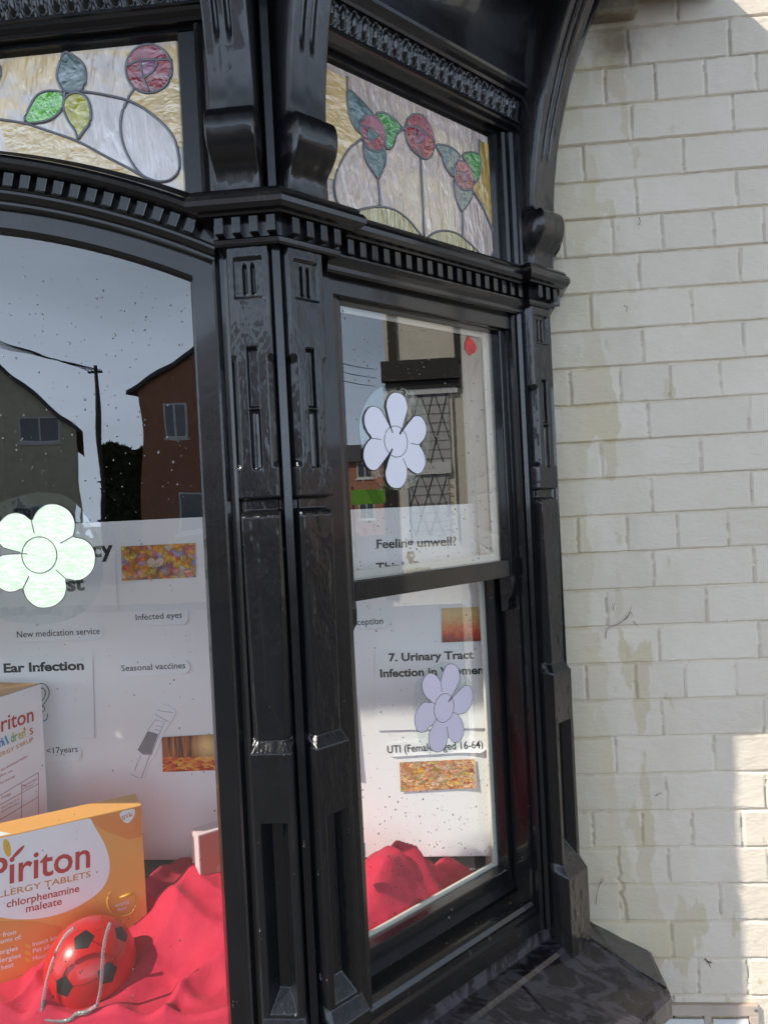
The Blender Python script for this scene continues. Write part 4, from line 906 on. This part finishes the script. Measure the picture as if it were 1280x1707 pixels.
def ttext(mb, s, p0, p1, cap, bold, F=TB, o=.0016, oz=(0, 1207)):
    q = zq(oz[0], oz[1], 3.2, [p0, p1]); px_text(mb, s, q[0], q[1], cap/3.2, o, bold, 0, F)
for q_ in (('Piriton', (-55, 872), (482, 762), 150, .012), ('chlorphenamine', (38, 980), (425, 893), 40, .012), ('maleate', (140, 1005), (332, 962), 40, .012)):
    mb = MB(); ttext(mb, *q_); mb.build('red_lettering', M_rtxt, tb)
mb = MB(); ttext(mb, 'ALLERGY TABLETS', (-60, 940), (486, 815), 34, .008); mb.build('amber_lettering', M_otxt, tb)
for s, p0, p1, c in (('works', (615, 978), (690, 958), 22), ('fast', (628, 1000), (678, 987), 20), ('0x', (612, 1090), (668, 1070), 32), ('r from', (-8, 1140), (88, 1120), 25), ('toms of:', (-8, 1175), (116, 1146), 25), ('Insect bites', (176, 1186), (338, 1140), 24), ('Pet allergies', (178, 1222), (352, 1174), 24), ('House dust', (178, 1262), (330, 1222), 24), ('allergies', (-40, 1240), (98, 1205), 26), ('allergies', (-30, 1282), (114, 1244), 26), ('heat', (10, 1312), (76, 1292), 25)):
    mb = MB(); ttext(mb, s, p0, p1, c, .012); mb.build('white_lettering', M_wtxt, tb)
mb = MB(); face_poly(mb, TB, tp(catmull([(640, 480), (660, 462), (690, 455), (716, 452), (722, 470), (712, 500), (685, 528), (655, 515)], True, 3)), .0012); mb.build('logo_badge', M_wcard, tb)
mb = MB(); ttext(mb, 'gsk', (650, 508), (712, 490), 26, .004, TB, .0019); mb.build('badge_lettering', M_otxt, tb)
mb = MB(); mb.tube([TB.P(t, .0012, z) for t, z in tp([(652+77*math.cos(x), 945+77*math.sin(x)*1.02) for x in np.linspace(-.55, 3.8, 26)])], .0016, 5)
mb.build('dial_ring', M_ytxt, tb); mb = MB(); mb.tube([TB.P(t, .0012, z) for t, z in tp([(640, 925), (705, 903)])], [.0015, .004], 5); mb.build('dial_hand', M_ytxt, tb)
for k in range(3): mb = MB(); mb.add([TB.P(t, .0014, z) for t, z in tp([(150+17*math.cos(x)+0*k, 1182+38*k+12*math.sin(x+.6)) for x in np.linspace(0, 6.28, 12, endpoint=False)])], [tuple(range(12))]); mb.build('yellow_bullet', M_ytxt, tb)
mb = MB(); mb.add([TB.P(t, .0014, z) for t, z in tp([(40+20*math.cos(x)+9*math.sin(x), 660+48*math.sin(x)) for x in np.linspace(0, 6.28, 18, endpoint=False)])], [tuple(range(18))])
mb.build('yellow_pip', M_ytxt, tb)
mb = MB(); mb.add([TB.P(t, .0014, z) for t, z in tp([(98+34*math.cos(x)-10*math.sin(x), 683+12*math.cos(x)*-2.4+22*math.sin(x)) for x in np.linspace(0, 6.28, 18, endpoint=False)])], [tuple(range(18))]); mb.build('red_pip', M_rtxt, tb)
# top flap: white part
mb = MB(); mb.add([TB.P(t, o, zt_+.0008) for t, o in ((-.357, -.002), (-.225, -.002), (-.28, -.068), (-.357, -.068))], [(0, 1, 2, 3)]); mb.build('top_white_panel', M_wcard, tb)
# children's syrup carton: visible side turned away
a2 = R(76.); pc = hit(69, 1140, (0, -.125, 0), (0, 1, 0))
SB = Facet((pc[0], pc[1]), (math.cos(a2), math.sin(a2)), (math.sin(a2), -math.cos(a2)))
sb = carton('syrup_carton', 'tall grey and orange children syrup carton at the left edge', SB, -.18, 0, .20, .69, pc[2], M_wcard)
mb = MB(); mb.add([SB.P(t, o, pc[2]+.0008) for t, o in ((-.178, -.002), (-.002, -.002), (-.002, -.198), (-.178, -.198))], [(0, 1, 2, 3)]); mb.build('orange_top', M_orange, sb)
sk = dict(F=SB, o=.001, oz=(0, 800))
mb = MB(); ttext(mb, 'Piriton', (-62, 1368), (182, 1285), 85, .010, **sk); mb.build('red_lettering', M_rtxt, sb)
mb = MB(); ttext(mb, 'd the enclosed leaflet', (-5, 1562), (150, 1478), 14, 0, **sk); ttext(mb, 'before use.', (-10, 1592), (72, 1552), 14, 0, **sk); ttext(mb, 'For oral use', (4, 1625), (82, 1585), 14, 0, **sk); ttext(mb, 'Dosage', (10, 1702), (62, 1678), 14, 0, **sk); ttext(mb, 'Maximum dose', (122, 1640), (200, 1600), 13, 0, **sk); ttext(mb, 'in 24 hours', (122, 1655), (180, 1627), 12, 0, **sk); ttext(mb, 'One or two 2.5 ml', (10, 1755), (104, 1705), 11, 0, **sk); ttext(mb, 'spoonfuls every', (10, 1775), (104, 1725), 11, 0, **sk)
for l in ([(0, 1685), (208, 1560)], [(118, 1620), (118, 1800)], [(0, 1735), (208, 1620)], [(0, 1815), (208, 1690)], [(207, 1560), (207, 1790)]): mb.tube([SB.P(t, .001, z) for t, z in [SB.at(x, y, .001) for x, y in zq(0, 800, 3.2, l)]], .0005, 4)
mb.build('small_print', M_maroon, sb)
mb = MB(); ttext(mb, 'ALLERGY SYRUP', (-60, 1510), (180, 1392), 24, .004, **sk); mb.build('amber_lettering', M_otxt, sb)
cols = [(.1, .2, .5), (.1, .3, .6), (.1, .4, .5), (.1, .45, .2), (.25, .5, .1), (.5, .5, .05), (.65, .45, .03), (.65, .3, .03), (.6, .15, .04), (.5, .05, .04)]
ltr = "hildren's"; xx = np.linspace(0, 182, len(ltr)+1); yy = np.linspace(1428, 1352, len(ltr)+1); rt_ = bpy.data.objects.new('rainbow_lettering', None)
for i, ch in enumerate(ltr):
    mb = MB(); ttext(mb, ch, (xx[i]+2, yy[i]), (xx[i+1]-(9 if ch in "il'" else 2), yy[i+1]), 52, .01, **sk); mb.build('coloured_letter', carton_mat('letter_colour', cols[i]), sb)
# small pink carton
pc = hit(335, 1486, (0, -.235, 0), (0, 1, 0)); a3 = R(40.)
PB = Facet((pc[0], pc[1]), (math.cos(a3), math.sin(a3)), (math.sin(a3), -math.cos(a3)))
zp = PB.at(333, 1392)[1]
pk = carton('pink_carton', 'small pink carton perched on the cloth beside the corner post', PB, 0, .07, .040, pc[2]-.012, zp, M_pk)
mb = MB(); face_poly(mb, PB, [(.003, pc[2]+.004), (.067, pc[2]+.004), (.067, zp-.003), (.003, zp-.003)], .0008); mb.build('shaded_face', M_pk_shade, pk)  # shade on this face painted in as a darker salmon
mb = MB()
for dx, dz, r_ in ((.03, .02, .010), (.043, .033, .009), (.055, .045, .007)): mb.add([PB.P(.0+dx+r_*math.cos(x), .0014, pc[2]+dz+r_*math.sin(x)) for x in np.linspace(0, 6.28, 14, endpoint=False)], [tuple(range(14))])
mb.build('bubble_print', carton_mat('pale_salmon', (.68, .32, .26)), pk)

# ---- red ball
BR = .077; bc = hit(152, 1607, (0, -.40, 0), (0, 1, 0))
def ball_mat():
    m, N, L = newmat('red_vinyl'); b = N['Principled BSDF']; setp(b, Roughness=.3); b.inputs['Base Color'].default_value = (.62, .012, .012, 1); b.inputs['Coat Weight'].default_value = .3; return m
ball = thing('red_ball', 'shiny red toy football with black pentagons on the cloth', 'ball'); ball.location = tuple(bc)
bm = bmesh.new(); bmesh.ops.create_uvsphere(bm, u_segments=64, v_segments=40, radius=BR); me = bpy.data.meshes.new('ball_skin'); bm.to_mesh(me); bm.free()
for p in me.polygons: p.use_smooth = True
me.materials.append(ball_mat()); o = bpy.data.objects.new('ball_skin', me); COL.objects.link(o); o.parent = ball
M_pent = plain('black_print', (.03, .02, .02), .35, .2)
def on_ball(px, py):
    d = ray(px, py); oc = CAMP-bc; A = d@d; B = 2*d@oc; Cc = oc@oc-BR**2; q = B*B-4*A*Cc; t = (-B-math.sqrt(max(q, 0)))/(2*A); return CAMP+d*t-bc
bz = lambda x, y: on_ball(x/3.2, 1207+y/3.2)
pents = [(447, 1150, .0185), (340, 1402, .0175), (575, 1330, .0185), (652, 1118, .0165)]
for x, y, r_ in pents:
    n = bz(x, y); n /= np.linalg.norm(n); u = np.cross(n, [0, 0, 1.]); u /= np.linalg.norm(u); v = np.cross(n, u); mb = MB(); K = 8
    ring = []
    for k in range(5):
        a0, a1 = 2*math.pi*k/5+x, 2*math.pi*(k+1)/5+x
        for f in np.linspace(0, 1, K, endpoint=False):
            p0 = np.array([math.cos(a0), math.sin(a0)])*(1-f)+np.array([math.cos(a1), math.sin(a1)])*f; ring.append(p0*r_)
    def rad(s): return [tuple((lambda q: q/np.linalg.norm(q)*(BR+.0004))(n*BR+u*p[0]*s+v*p[1]*s)) for p in ring]
    vs = rad(1)+rad(.66)+rad(.33)+[tuple(n*(BR+.0004))]; N_r = len(ring)
    fs = [(L0*N_r+i, L0*N_r+(i+1) % N_r, (L0+1)*N_r+(i+1) % N_r, (L0+1)*N_r+i) for L0 in (0, 1) for i in range(N_r)]+[(2*N_r+i, 2*N_r+(i+1) % N_r, 3*N_r) for i in range(N_r)]
    mb.add(vs, fs, 0, True); mb.build('black_pentagon', M_pent, ball)
mb = MB(); oct8 = [(math.cos(x), math.sin(x)) for x in np.linspace(0, 6.28, 6, endpoint=False)]
def dotline(pts, n):
    pts = [bz(*p) for p in pts]
    for i in range(n):
        f = i/(n-1)*(len(pts)-1); j = min(int(f), len(pts)-2); q = pts[j]*(1-(f-j))+pts[j+1]*(f-j); nn = q/np.linalg.norm(q); u = np.cross(nn, [0, 0, 1.]); u /= np.linalg.norm(u); v = np.cross(nn, u)
        mb.add([tuple(nn*(BR+.0004)+(u*a+v*b)*.0011) for a, b in oct8], [tuple(range(6))])
for l, n in (([(400, 1195), (345, 1215), (330, 1260)], 9), ([(500, 1160), (540, 1180), (560, 1230)], 9), ([(345, 1345), (360, 1290), (410, 1200)], 12), ([(385, 1400), (450, 1390), (515, 1360)], 11), ([(505, 1110), (560, 1085), (620, 1080)], 9), ([(445, 1100), (400, 1110), (360, 1150)], 9), ([(300, 1370), (275, 1320), (290, 1280)], 8), ([(600, 1270), (640, 1220), (665, 1160)], 9)): dotline(l, n)
mb.build('stitch_dots', M_pent, ball)

# ---- clear spectacles in front of the ball
M_clr, N_, L_ = newmat('clear_plastic'); b_ = N_['Principled BSDF']; setp(b_, Roughness=.12); b_.inputs['Base Color'].default_value = (.92, .92, .92, 1); b_.inputs['Transmission Weight'].default_value = .75; b_.inputs['IOR'].default_value = 1.3
sp_ = thing('spectacles', 'clear plastic spectacles upended around the red ball', 'spectacles')
def pz(l, ys): return [hit(x/3.2, 1207+y/3.2, (0, yy_, 0), (0, 1, 0)) for (x, y), yy_ in zip(l, ys)]
for l, ys in (([(225, 1545), (240, 1430), (262, 1330), (300, 1220), (350, 1130), (397, 1085)], (-.486, -.486, -.484, -.48, -.475, -.47)), ([(520, 1500), (540, 1400), (549, 1260), (556, 1180), (572, 1110), (590, 1060)], (-.487, -.488, -.488, -.487, -.486, -.484))):
    mb = MB(); mb.tube([tuple(p) for p in catmull([tuple(q) for q in pz(l, ys)], n=5)], .0030, 8); mb.build('arm', M_clr, sp_)
mb = MB(); fr_ = pz([(225, 1545), (215, 1560), (290, 1582), (370, 1578), (410, 1545), (460, 1535), (520, 1500)], (-.486, -.487, -.488, -.488, -.488, -.488, -.487)); mb.tube([tuple(p) for p in catmull([tuple(q) for q in fr_], n=5)], .0034, 8)
mb.build('front_frame', M_clr, sp_)
M_lens = glass_mat('lens_film', .08, 0)
for c in ((292, 1566), (440, 1532)):
    cc = pz([c], (-.484,))[0]; mb = MB(); mb.add([tuple(cc+np.array([.021*math.cos(x), .016*math.sin(x), .003*math.cos(x)])) for x in np.linspace(0, 6.28, 22, endpoint=False)], [tuple(range(22))]); mb.build('lens', M_lens, sp_)
# ---- teal scrap on the cloth hump
p_ = hit(603, 1424, (0, -.30, 0), (0, 1, 0)); mb = MB()
tf = [(-.05, -.02), (.0, .016), (.006, .012), (.006, -.008), (-.012, -.012)]
mb.prism([(p_[0]+x, p_[1]-.001, p_[2]+z) for x, z in tf], [(p_[0]+x, p_[1]+.012, p_[2]+z+.003) for x, z in tf])
tag(mb.build('teal_packet', plain('teal_plastic', (.10, .34, .42), .3, .25, vscale=40)), 'teal packet corner poking out behind the post on red cloth', 'packet')

# ================================================================== WALL DETAILS
def wpt(px, py, off=.003): p = hit(px, py, (0, -off, 0), (0, 1, 0)); return p
mb = MB(); a_ = wpt(1085, 1672); b_ = wpt(1262, 1672); 
WF = Facet((0, 0), (1, 0), (0, -1)); vt = thing('air_vent', 'pinkish painted air vent plate low on the brick wall', 'vent')
zt2 = a_[2]; M_vent = plain('pink_stone_paint', (.52, .42, .34), .6, .15, .4, 60)
x0v, x1v = wpt(1078, 1690)[0], wpt(1262, 1690)[0]
hz = .14; fr_w = .012
for (xa, xb, za, zb2) in ((x0v, x1v, zt2-.024, zt2), (x0v, x1v, zt2-hz, zt2-hz+.02), (x0v, x0v+.02, zt2-hz+.02, zt2-.024), (x1v-.02, x1v, zt2-hz+.02, zt2-.024)): mb.box(WF, xa, xb, -.002, .010, za, zb2, .002)
cxm = wpt(1178, 1700)[0]; mb.box(WF, cxm-.008, cxm+.008, -.002, .009, zt2-hz+.02, zt2-.024, .002)
mb.build('plate', M_vent, vt)
mb = MB()
for xa, xb in ((x0v+.024, cxm-.010), (cxm+.010, x1v-.024)):
    for k in range(3): 
        z = zt2-.030-.034*k; q = [(xa, .011, z), (xb, .011, z), (xb, .017, z-.013), (xa, .017, z-.013)]; mb.prism([WF.P(*p) for p in q], [WF.P(p[0], p[1]-.003, p[2]) for p in q])
mb.build('louvre', plain('pale_louvre', (.62, .60, .57), .5, .1), vt)
mb = MB(); mb.box(WF, x0v+.015, x1v-.015, -.012, -.004, zt2-hz+.01, zt2-.02, 0); mb.build('vent_cavity', M_interior, vt)
for xx_ in (x0v+.008, x1v-.008): mb = MB(); mb.tube([WF.P(xx_, .009, zt2-.008), WF.P(xx_, .0125, zt2-.008)], .0035, 10); mb.build('screw', M_grey, vt)
# stone block at the top
mb = MB(); p0 = wpt(1000, 38); p1 = wpt(1058, 38); mb.box(WF, p0[0]-.02, p1[0], -.01, .035, p0[2], p0[2]+.16, .008)
tag(mb.build('stone_block', plain('stained_stone', (.34, .29, .22), .85, .45, .6, 50, vscale=24)), 'dirt stained stone block jutting from the top of the wall', 'stone block')
# dried creeper stems
M_twig = plain('dry_stem', (.16, .085, .05), .8, .3)
def twig(label, ls, r=.0008):
    mb = MB()
    for l in ls:
        pts = [tuple(wpt(x, y, .006+.002*math.sin(x))) for x, y in catmull(l, n=4)]; n = len(pts); mb.tube(pts, [r*(1-.6*i/n) for i in range(n)], 5)
    tag(mb.build('creeper_stem', M_twig), label, 'dried stem', 'dried creeper stems on the wall')
zz7 = lambda l: zq(820, 960, 2.7826, l); zz8 = lambda l: zq(820, 1300, 2.7826, l)
twig('branched dried creeper stem, longest one, halfway up the wall', [zz7([(527, 290), (528, 258), (545, 238), (580, 225), (610, 205), (635, 175), (645, 140)]), zz7([(610, 205), (625, 195), (640, 165), (650, 190)]), zz7([(655, 210), (675, 235)])])
twig('short dried stem just above the branched one', [zz7([(560, 160), (562, 140), (568, 125)])])
twig('slim upright dried stem near the sill', [zz8([(481, 578), (486, 530), (498, 485), (510, 452)]), zz8([(498, 485), (512, 468), (516, 460)])])
twig('hooked dried stem beside the lower scroll bracket', [zq(820, 0, 2.7826, [(680, 1008), (686, 1030), (676, 1042), (690, 1044)])])
twig('curled dried stem high beside the ledge', [zq(820, 480, 2.7826, [(612, 82), (626, 90), (622, 108), (628, 112)])])
twig('dark dried stem scrap on the lowest bricks', [zz8([(985, 830), (1000, 845), (1012, 870)]), zz8([(995, 842), (1020, 850)])], .0016)
twig('tilted dried stem on the fourth lowest course', [zz7([(755, 1022), (770, 1012), (785, 1006)])])

# ================================================================== ACROSS THE STREET (seen in the glass)
M_brick = plain('red_brick', (.44, .20, .12), .85, .3, .5, 40, vscale=30); M_rend = plain('sand_render', (.66, .61, .46), .85, .14, vscale=4); M_roof = plain('slate_roof', (.10, .095, .10), .7, .3, .6, 20, vscale=12)
M_wframe = plain('white_window_paint', (.72, .72, .70), .4, .04); M_dglass = plain('dark_window', (.03, .035, .04), .08, .2, spec=.8); M_timber = plain('dark_timber', (.035, .03, .025), .6, .3); M_cream = plain('cream_render', (.74, .68, .56), .7, .05)
M_brown = plain('brown_boards', (.16, .075, .04), .6, .3, .5, 30, vscale=15); M_blind = plain('grey_blind', (.52, .52, .50), .6, .06)
M_leafy = plain('hedge_leaves', (.05, .075, .02), .7, .5, vscale=30); M_green2 = plain('lime_banner', (.16, .42, .03), .5, .1)
def house(name, label, F, t0, t1, dep, ze, zr, wallm, wins, gable=True, door=None, chim=True):
    root = thing(name, label, 'house'); tm = (t0+t1)/2; mb = MB()
    if gable:
        pr = [(t0, -.15), (t1, -.15), (t1, ze), (tm, zr), (t0, ze)]; mb.prism([F.P(t, -dep, z) for t, z in pr], [F.P(t, 0, z) for t, z in pr])
    else: mb.box(F, t0, t1, -dep, 0, -.15, ze, 0)
    mb.build('wall', wallm, root); mb = MB()
    if gable:
        for s in (-1, 1):
            te = t0-.25 if s < 0 else t1+.25; sl_ = (zr-ze)/(tm-t0); zz = ze-.25*sl_
            q = [(te, zz), (tm, zr), (tm, zr+.16), (te, zz+.16)]; mb.prism([F.P(t, -dep-.2, z) for t, z in q], [F.P(t, .25, z) for t, z in q])
    else:
        q = [(.3, ze-.1), (-dep/2, zr), (-dep-.3, ze-.1), (-dep-.3, ze+.06), (-dep/2, zr+.16), (.3, ze+.06)]
        mb.prism([F.P(t0-.2, o, z) for o, z in q], [F.P(t1+.2, o, z) for o, z in q])
    rf = mb.build('roof', M_roof, root)
    if chim: mb = MB(); mb.box(F, tm-.35, tm+.35, -dep*.5-.3, -dep*.5+.3, zr-.4, zr+.9, .02); mb.build('chimney', M_brick, rf)
    for (a, b, c, d) in wins:
        mb = MB(); w_ = .07; mb.box(F, a, b, -.05, .03, c, c+w_, 0); mb.box(F, a, b, -.05, .03, d-w_, d, 0); mb.box(F, a, a+w_, -.05, .028, c, d, 0); mb.box(F, b-w_, b, -.05, .028, c, d, 0); mb.box(F, (a+b)/2-.03, (a+b)/2+.03, -.05, .026, c, d, 0); mb.box(F, a-.08, b+.08, -.02, .07, c-.09, c-.002, 0)
        wf = mb.build('window', M_wframe, root); mb = MB(); mb.add([F.P(a, .012, c), F.P(b, .012, c), F.P(b, .012, d), F.P(a, .012, d)], [(0, 1, 2, 3)]); mb.build('window_pane', M_dglass, wf)
    if door: a, b, d = door; mb = MB(); mb.box(F, a, b, -.03, .04, 0, d, .01); mb.build('door', M_brown, root)
    return root
OP = Facet((0, -24), (1, 0), (0, 1))        # fronts facing the shop, 24 m away
def mir(px, py, Y=-24.):                    # where a ray reflected in the front pane lands across the street
    d = ray(px, py).copy(); t = (-.5015-CAMP[1])/d[1]; h = CAMP+d*t; d[1] *= -1; s = (Y-h[1])/d[1]; q = h+d*s; return q[0], q[2]
gx, gz = mir(130, 725); gx2, gz2 = mir(0, 610)
sl_ = (gz2-gz)/(gx-gx2)
hw = 3.6; tm = gx-hw
wl = mir(62, 738); wr = mir(100, 700)
ra = R(27); OPA = Facet((gx, -24), (math.cos(ra), -math.sin(ra)), (math.sin(ra), math.cos(ra)))
sh = lambda L: [(a-gx, b-gx, c, d) for a, b, c, d in L]
house('rendered_house', 'sand rendered gabled house across the street', OPA, -2*hw, 0, 9, gz+.1, gz+.1+sl_*hw, M_rend, sh([(wl[0]-.5, wr[0]+.2, wl[1]-.1, wr[1]+.1), (gx-5.6, gx-4.2, 1., 2.3), (gx-2.2, gx-1.0, 1., 2.2)]), door=(-3.6, -2.7, 2.05), chim=False)
bx, bz_ = mir(228, 655); bx2, bz2 = mir(330, 583); sl2 = (bz2-bz_)/(bx2-bx); hw2 = 4.0
w0 = mir(279, 735); w1 = mir(312, 672)
house('brick_house', 'red brick gabled house opposite the pole', OP, bx, bx+2*hw2, 9, bz_, bz_+sl2*hw2, M_brick, [(w0[0], w1[0], w0[1], w1[1]), (bx+1.2, bx+3.2, .9, 2.3), (bx+4.8, bx+6.2, 3.3, 4.7), (bx+4.8, bx+6.4, .9, 2.3)], door=(bx+3.6, bx+4.4, 2.05))
def leaf_mass(mb, x0, x1, y0, y1, z0, z1, n, seed, s=.22):
    r_ = np.random.default_rng(seed)
    for _ in range(n):
        c = np.array([r_.uniform(x0, x1), r_.uniform(y0, y1), 0]); top = z1+.5*vnoise(np.array([c[0]*1.3]), np.array([c[1]]), seed)[0]; c[2] = z0+(top-z0)*r_.random()**.6
        u = r_.normal(size=3); u /= np.linalg.norm(u); v = np.cross(u, r_.normal(size=3)); v /= np.linalg.norm(v); k = s*r_.uniform(.5, 1.2)
        mb.add([c-u*k, c+v*k*.45, c+u*k, c-v*k*.45], [(0, 1, 2, 3)])
hx0, hz0 = mir(132, 745, -27.); hx1, _ = mir(228, 745, -27.)
mb = MB(); leaf_mass(mb, gx+.35, bx-.35, -26., -25., -.1, hz0-.4, 5200, 3); tag(mb.build('garden_hedge', M_leafy), 'tall green hedge between the two houses across the street', 'hedge')
mb = MB(); px0, pz0 = mir(186, 610, -25.6); pxb, _ = mir(203, 760, -25.6); mb.tube([(pxb, -24.2, -.1), ((px0+pxb)/2, -24.2, pz0*.5), (px0, -24.2, pz0*.97)], [.10, .085, .07], 10)
pole = thing('utility_pole', 'wooden utility pole with wires across the street', 'utility pole'); mb.build('pole', plain('pole_wood', (.10, .08, .06), .8, .3), pole)
mb = MB(); mb.box(Facet((px0, -24.2), (1, 0), (0, 1)), -.3, .3, -.04, .04, pz0*.97-.30, pz0*.97-.22, .01); mb.build('crossarm', M_timber, pole)
def wire(A, B, sag): return [tuple(np.array(A)*(1-f)+np.array(B)*f-np.array([0, 0, sag*4*f*(1-f)])) for f in np.linspace(0, 1, 14)]
for k in range(5):
    A = (px0+(-.26+.13*k), -24.2, pz0*.97-.2); Bp = mir(-60, 395+22*k, -15.); mb = MB()
    mb.tube(wire(A, (Bp[0]-6, -12, Bp[1]+1.6), .35), .014, 5); mb.build('wire', M_ink, pole)
# ---- neighbour seen in the side pane: its end wall faces the bay
NB = Facet((9., 0), (0, -1), (-1, 0))       # t runs towards the street (-y)
def mic(px, py, X=9.):
    d = ray(px, py); n = CA.n; p = CA.O+CA.n*UP_O; t = (n@(p-CAMP))/(n@d); h = CAMP+d*t; r_ = d-2*(d@n)*n; s = (X-h[0])/r_[0]; q = h+r_*s; return -q[1], q[2]
nb = thing('neighbour_house', 'timber framed neighbour house with cream panels, reflected in the side pane', 'house')
tl = mic(640, 560)[0]; tr = mic(800, 560)[0]; th_ = mic(650, 600)[1]
def npart(name, m, pxs, o0, o1, b=.004, root=None):
    mb = MB()
    for (xa, ya, xb, yb) in pxs:
        p, q = mic(xa, ya), mic(xb, yb); mb.box(NB, min(p[0], q[0]), max(p[0], q[0]), o0, o1, min(p[1], q[1]), max(p[1], q[1]), b)
    return mb.build(name, m, root or nb)
mb = MB(); mb.box(NB, -4, tl, -5, -.02, -.15, 6.2, 0); mb.build('wall', M_cream, nb)
mb = MB(); q = [(-4.3, 6.1), (tl+.35, 6.1), (-2, 7.8)]; mb.prism([NB.P(t, .3, z) for t, z in q], [NB.P(t, -5.3, z) for t, z in q]); mb.build('roof', M_roof, nb)
npart('timber', M_timber, [(640, 440, 662, 604)], -.02, .05); npart('timber', M_timber, [(750, 440, 771, 604)], -.02, .05)
npart('timber', M_timber, [(635, 606, 765, 632)], -.02, .14); npart('timber', M_timber, [(642, 633, 766, 645)], -.02, .07)
npart('boarding', M_brown, [(770, 440, 840, 1100)], -.02, .04)
wf = npart('window', M_wframe, [(672, 648, 676, 900), (676, 648, 762, 655), (752, 655, 763, 900), (676, 774, 752, 789)], -.02, .05)
npart('window_pane', M_blind, [(676, 655, 752, 774), (676, 789, 752, 900)], -.02, .012, .0, wf)
mb = MB(); (xa, za), (xb, zb3) = mic(676, 655), mic(752, 774); (xc, zc2), (xd, zd) = mic(676, 789), mic(752, 890)
for (x0_, z0_, x1_, z1_) in ((xa, za, xb, zb3), (xc, zc2, xd, zd)):
    for i in range(-3, 4):
        for s in (-1, 1):
            pts = []
            for f in np.linspace(0, 1, 30):
                x = x0_+(x1_-x0_)*(f*.5*s+i*.333+.0); 
                if min(x0_, x1_) <= x <= max(x0_, x1_): pts.append(NB.P(x, .022, z0_+(z1_-z0_)*f))
            if len(pts) > 2: mb.tube([pts[0], pts[-1]], .0055, 4)
mb.build('lattice', M_timber, wf)
for k in range(16):
    z = za+(zd-za)*(k+.5)/16; mb = MB() if k == 0 else mb; mb.box(NB, min(xa, xb), max(xa, xb), .010, .016, z-.012, z+.006, 0)
mb.build('blind_slats', M_grey, wf)
npart('dark_base', M_timber, [(641, 790, 671, 1000)], -.02, .03)
TRC = Facet((38., 0), (0, -1), (-1, 0)); t_a = mic(640, 735, 38.)[0]; zr_ = mic(600, 735, 38.)[1]
for k in range(3):
    ta = t_a+.2+k*4.2
    house('terrace_house', ['red brick terraced house nearest the neighbour house', 'middle red brick terraced house down the street', 'red brick terraced house farthest toward the road'][k], TRC, ta, ta+4.1, 8, zr_*.80, zr_*1.0, M_brick, [(ta+.5, ta+1.4, .9, 2.1), (ta+2.6, ta+3.5, .9, 2.1), (ta+.5, ta+1.4, 3.2, 4.2), (ta+2.6, ta+3.5, 3.2, 4.2)], gable=False, chim=False)
GB = Facet((20., 0), (0, -1), (-1, 0)); g0 = mic(645, 836, 20.); g1 = mic(585, 824, 20.)
gb = thing('lime_banner', 'lime green banner on two posts down the street', 'banner'); mb = MB(); mb.box(GB, min(g0[0], g1[0]), max(g0[0], g1[0]), -.03, .03, min(g0[1], g1[1])-.05, max(g0[1], g1[1])+.12, .01); mb.build('cloth_panel', M_green2, gb)
for t in (g0[0]+.04, g1[0]-.04): mb = MB(); mb.tube([GB.P(t, -.06, -.1), GB.P(t, -.06, 2.2)], .03, 8); mb.build('post', M_timber, gb)
for k in range(3):
    mb = MB(); a1, b1_ = mic(560, 548+14*k, 9.), mic(640, 566+14*k, 30.); mb.tube(wire((8.8, -4.5, a1[1]+.9), (40, -b1_[0]-1.0, 9.6-.5*k), .3), .02, 5); tag(mb.build('overhead_wire', M_ink), 'thin black overhead wire beside the neighbour house', 'wire', 'overhead wires')
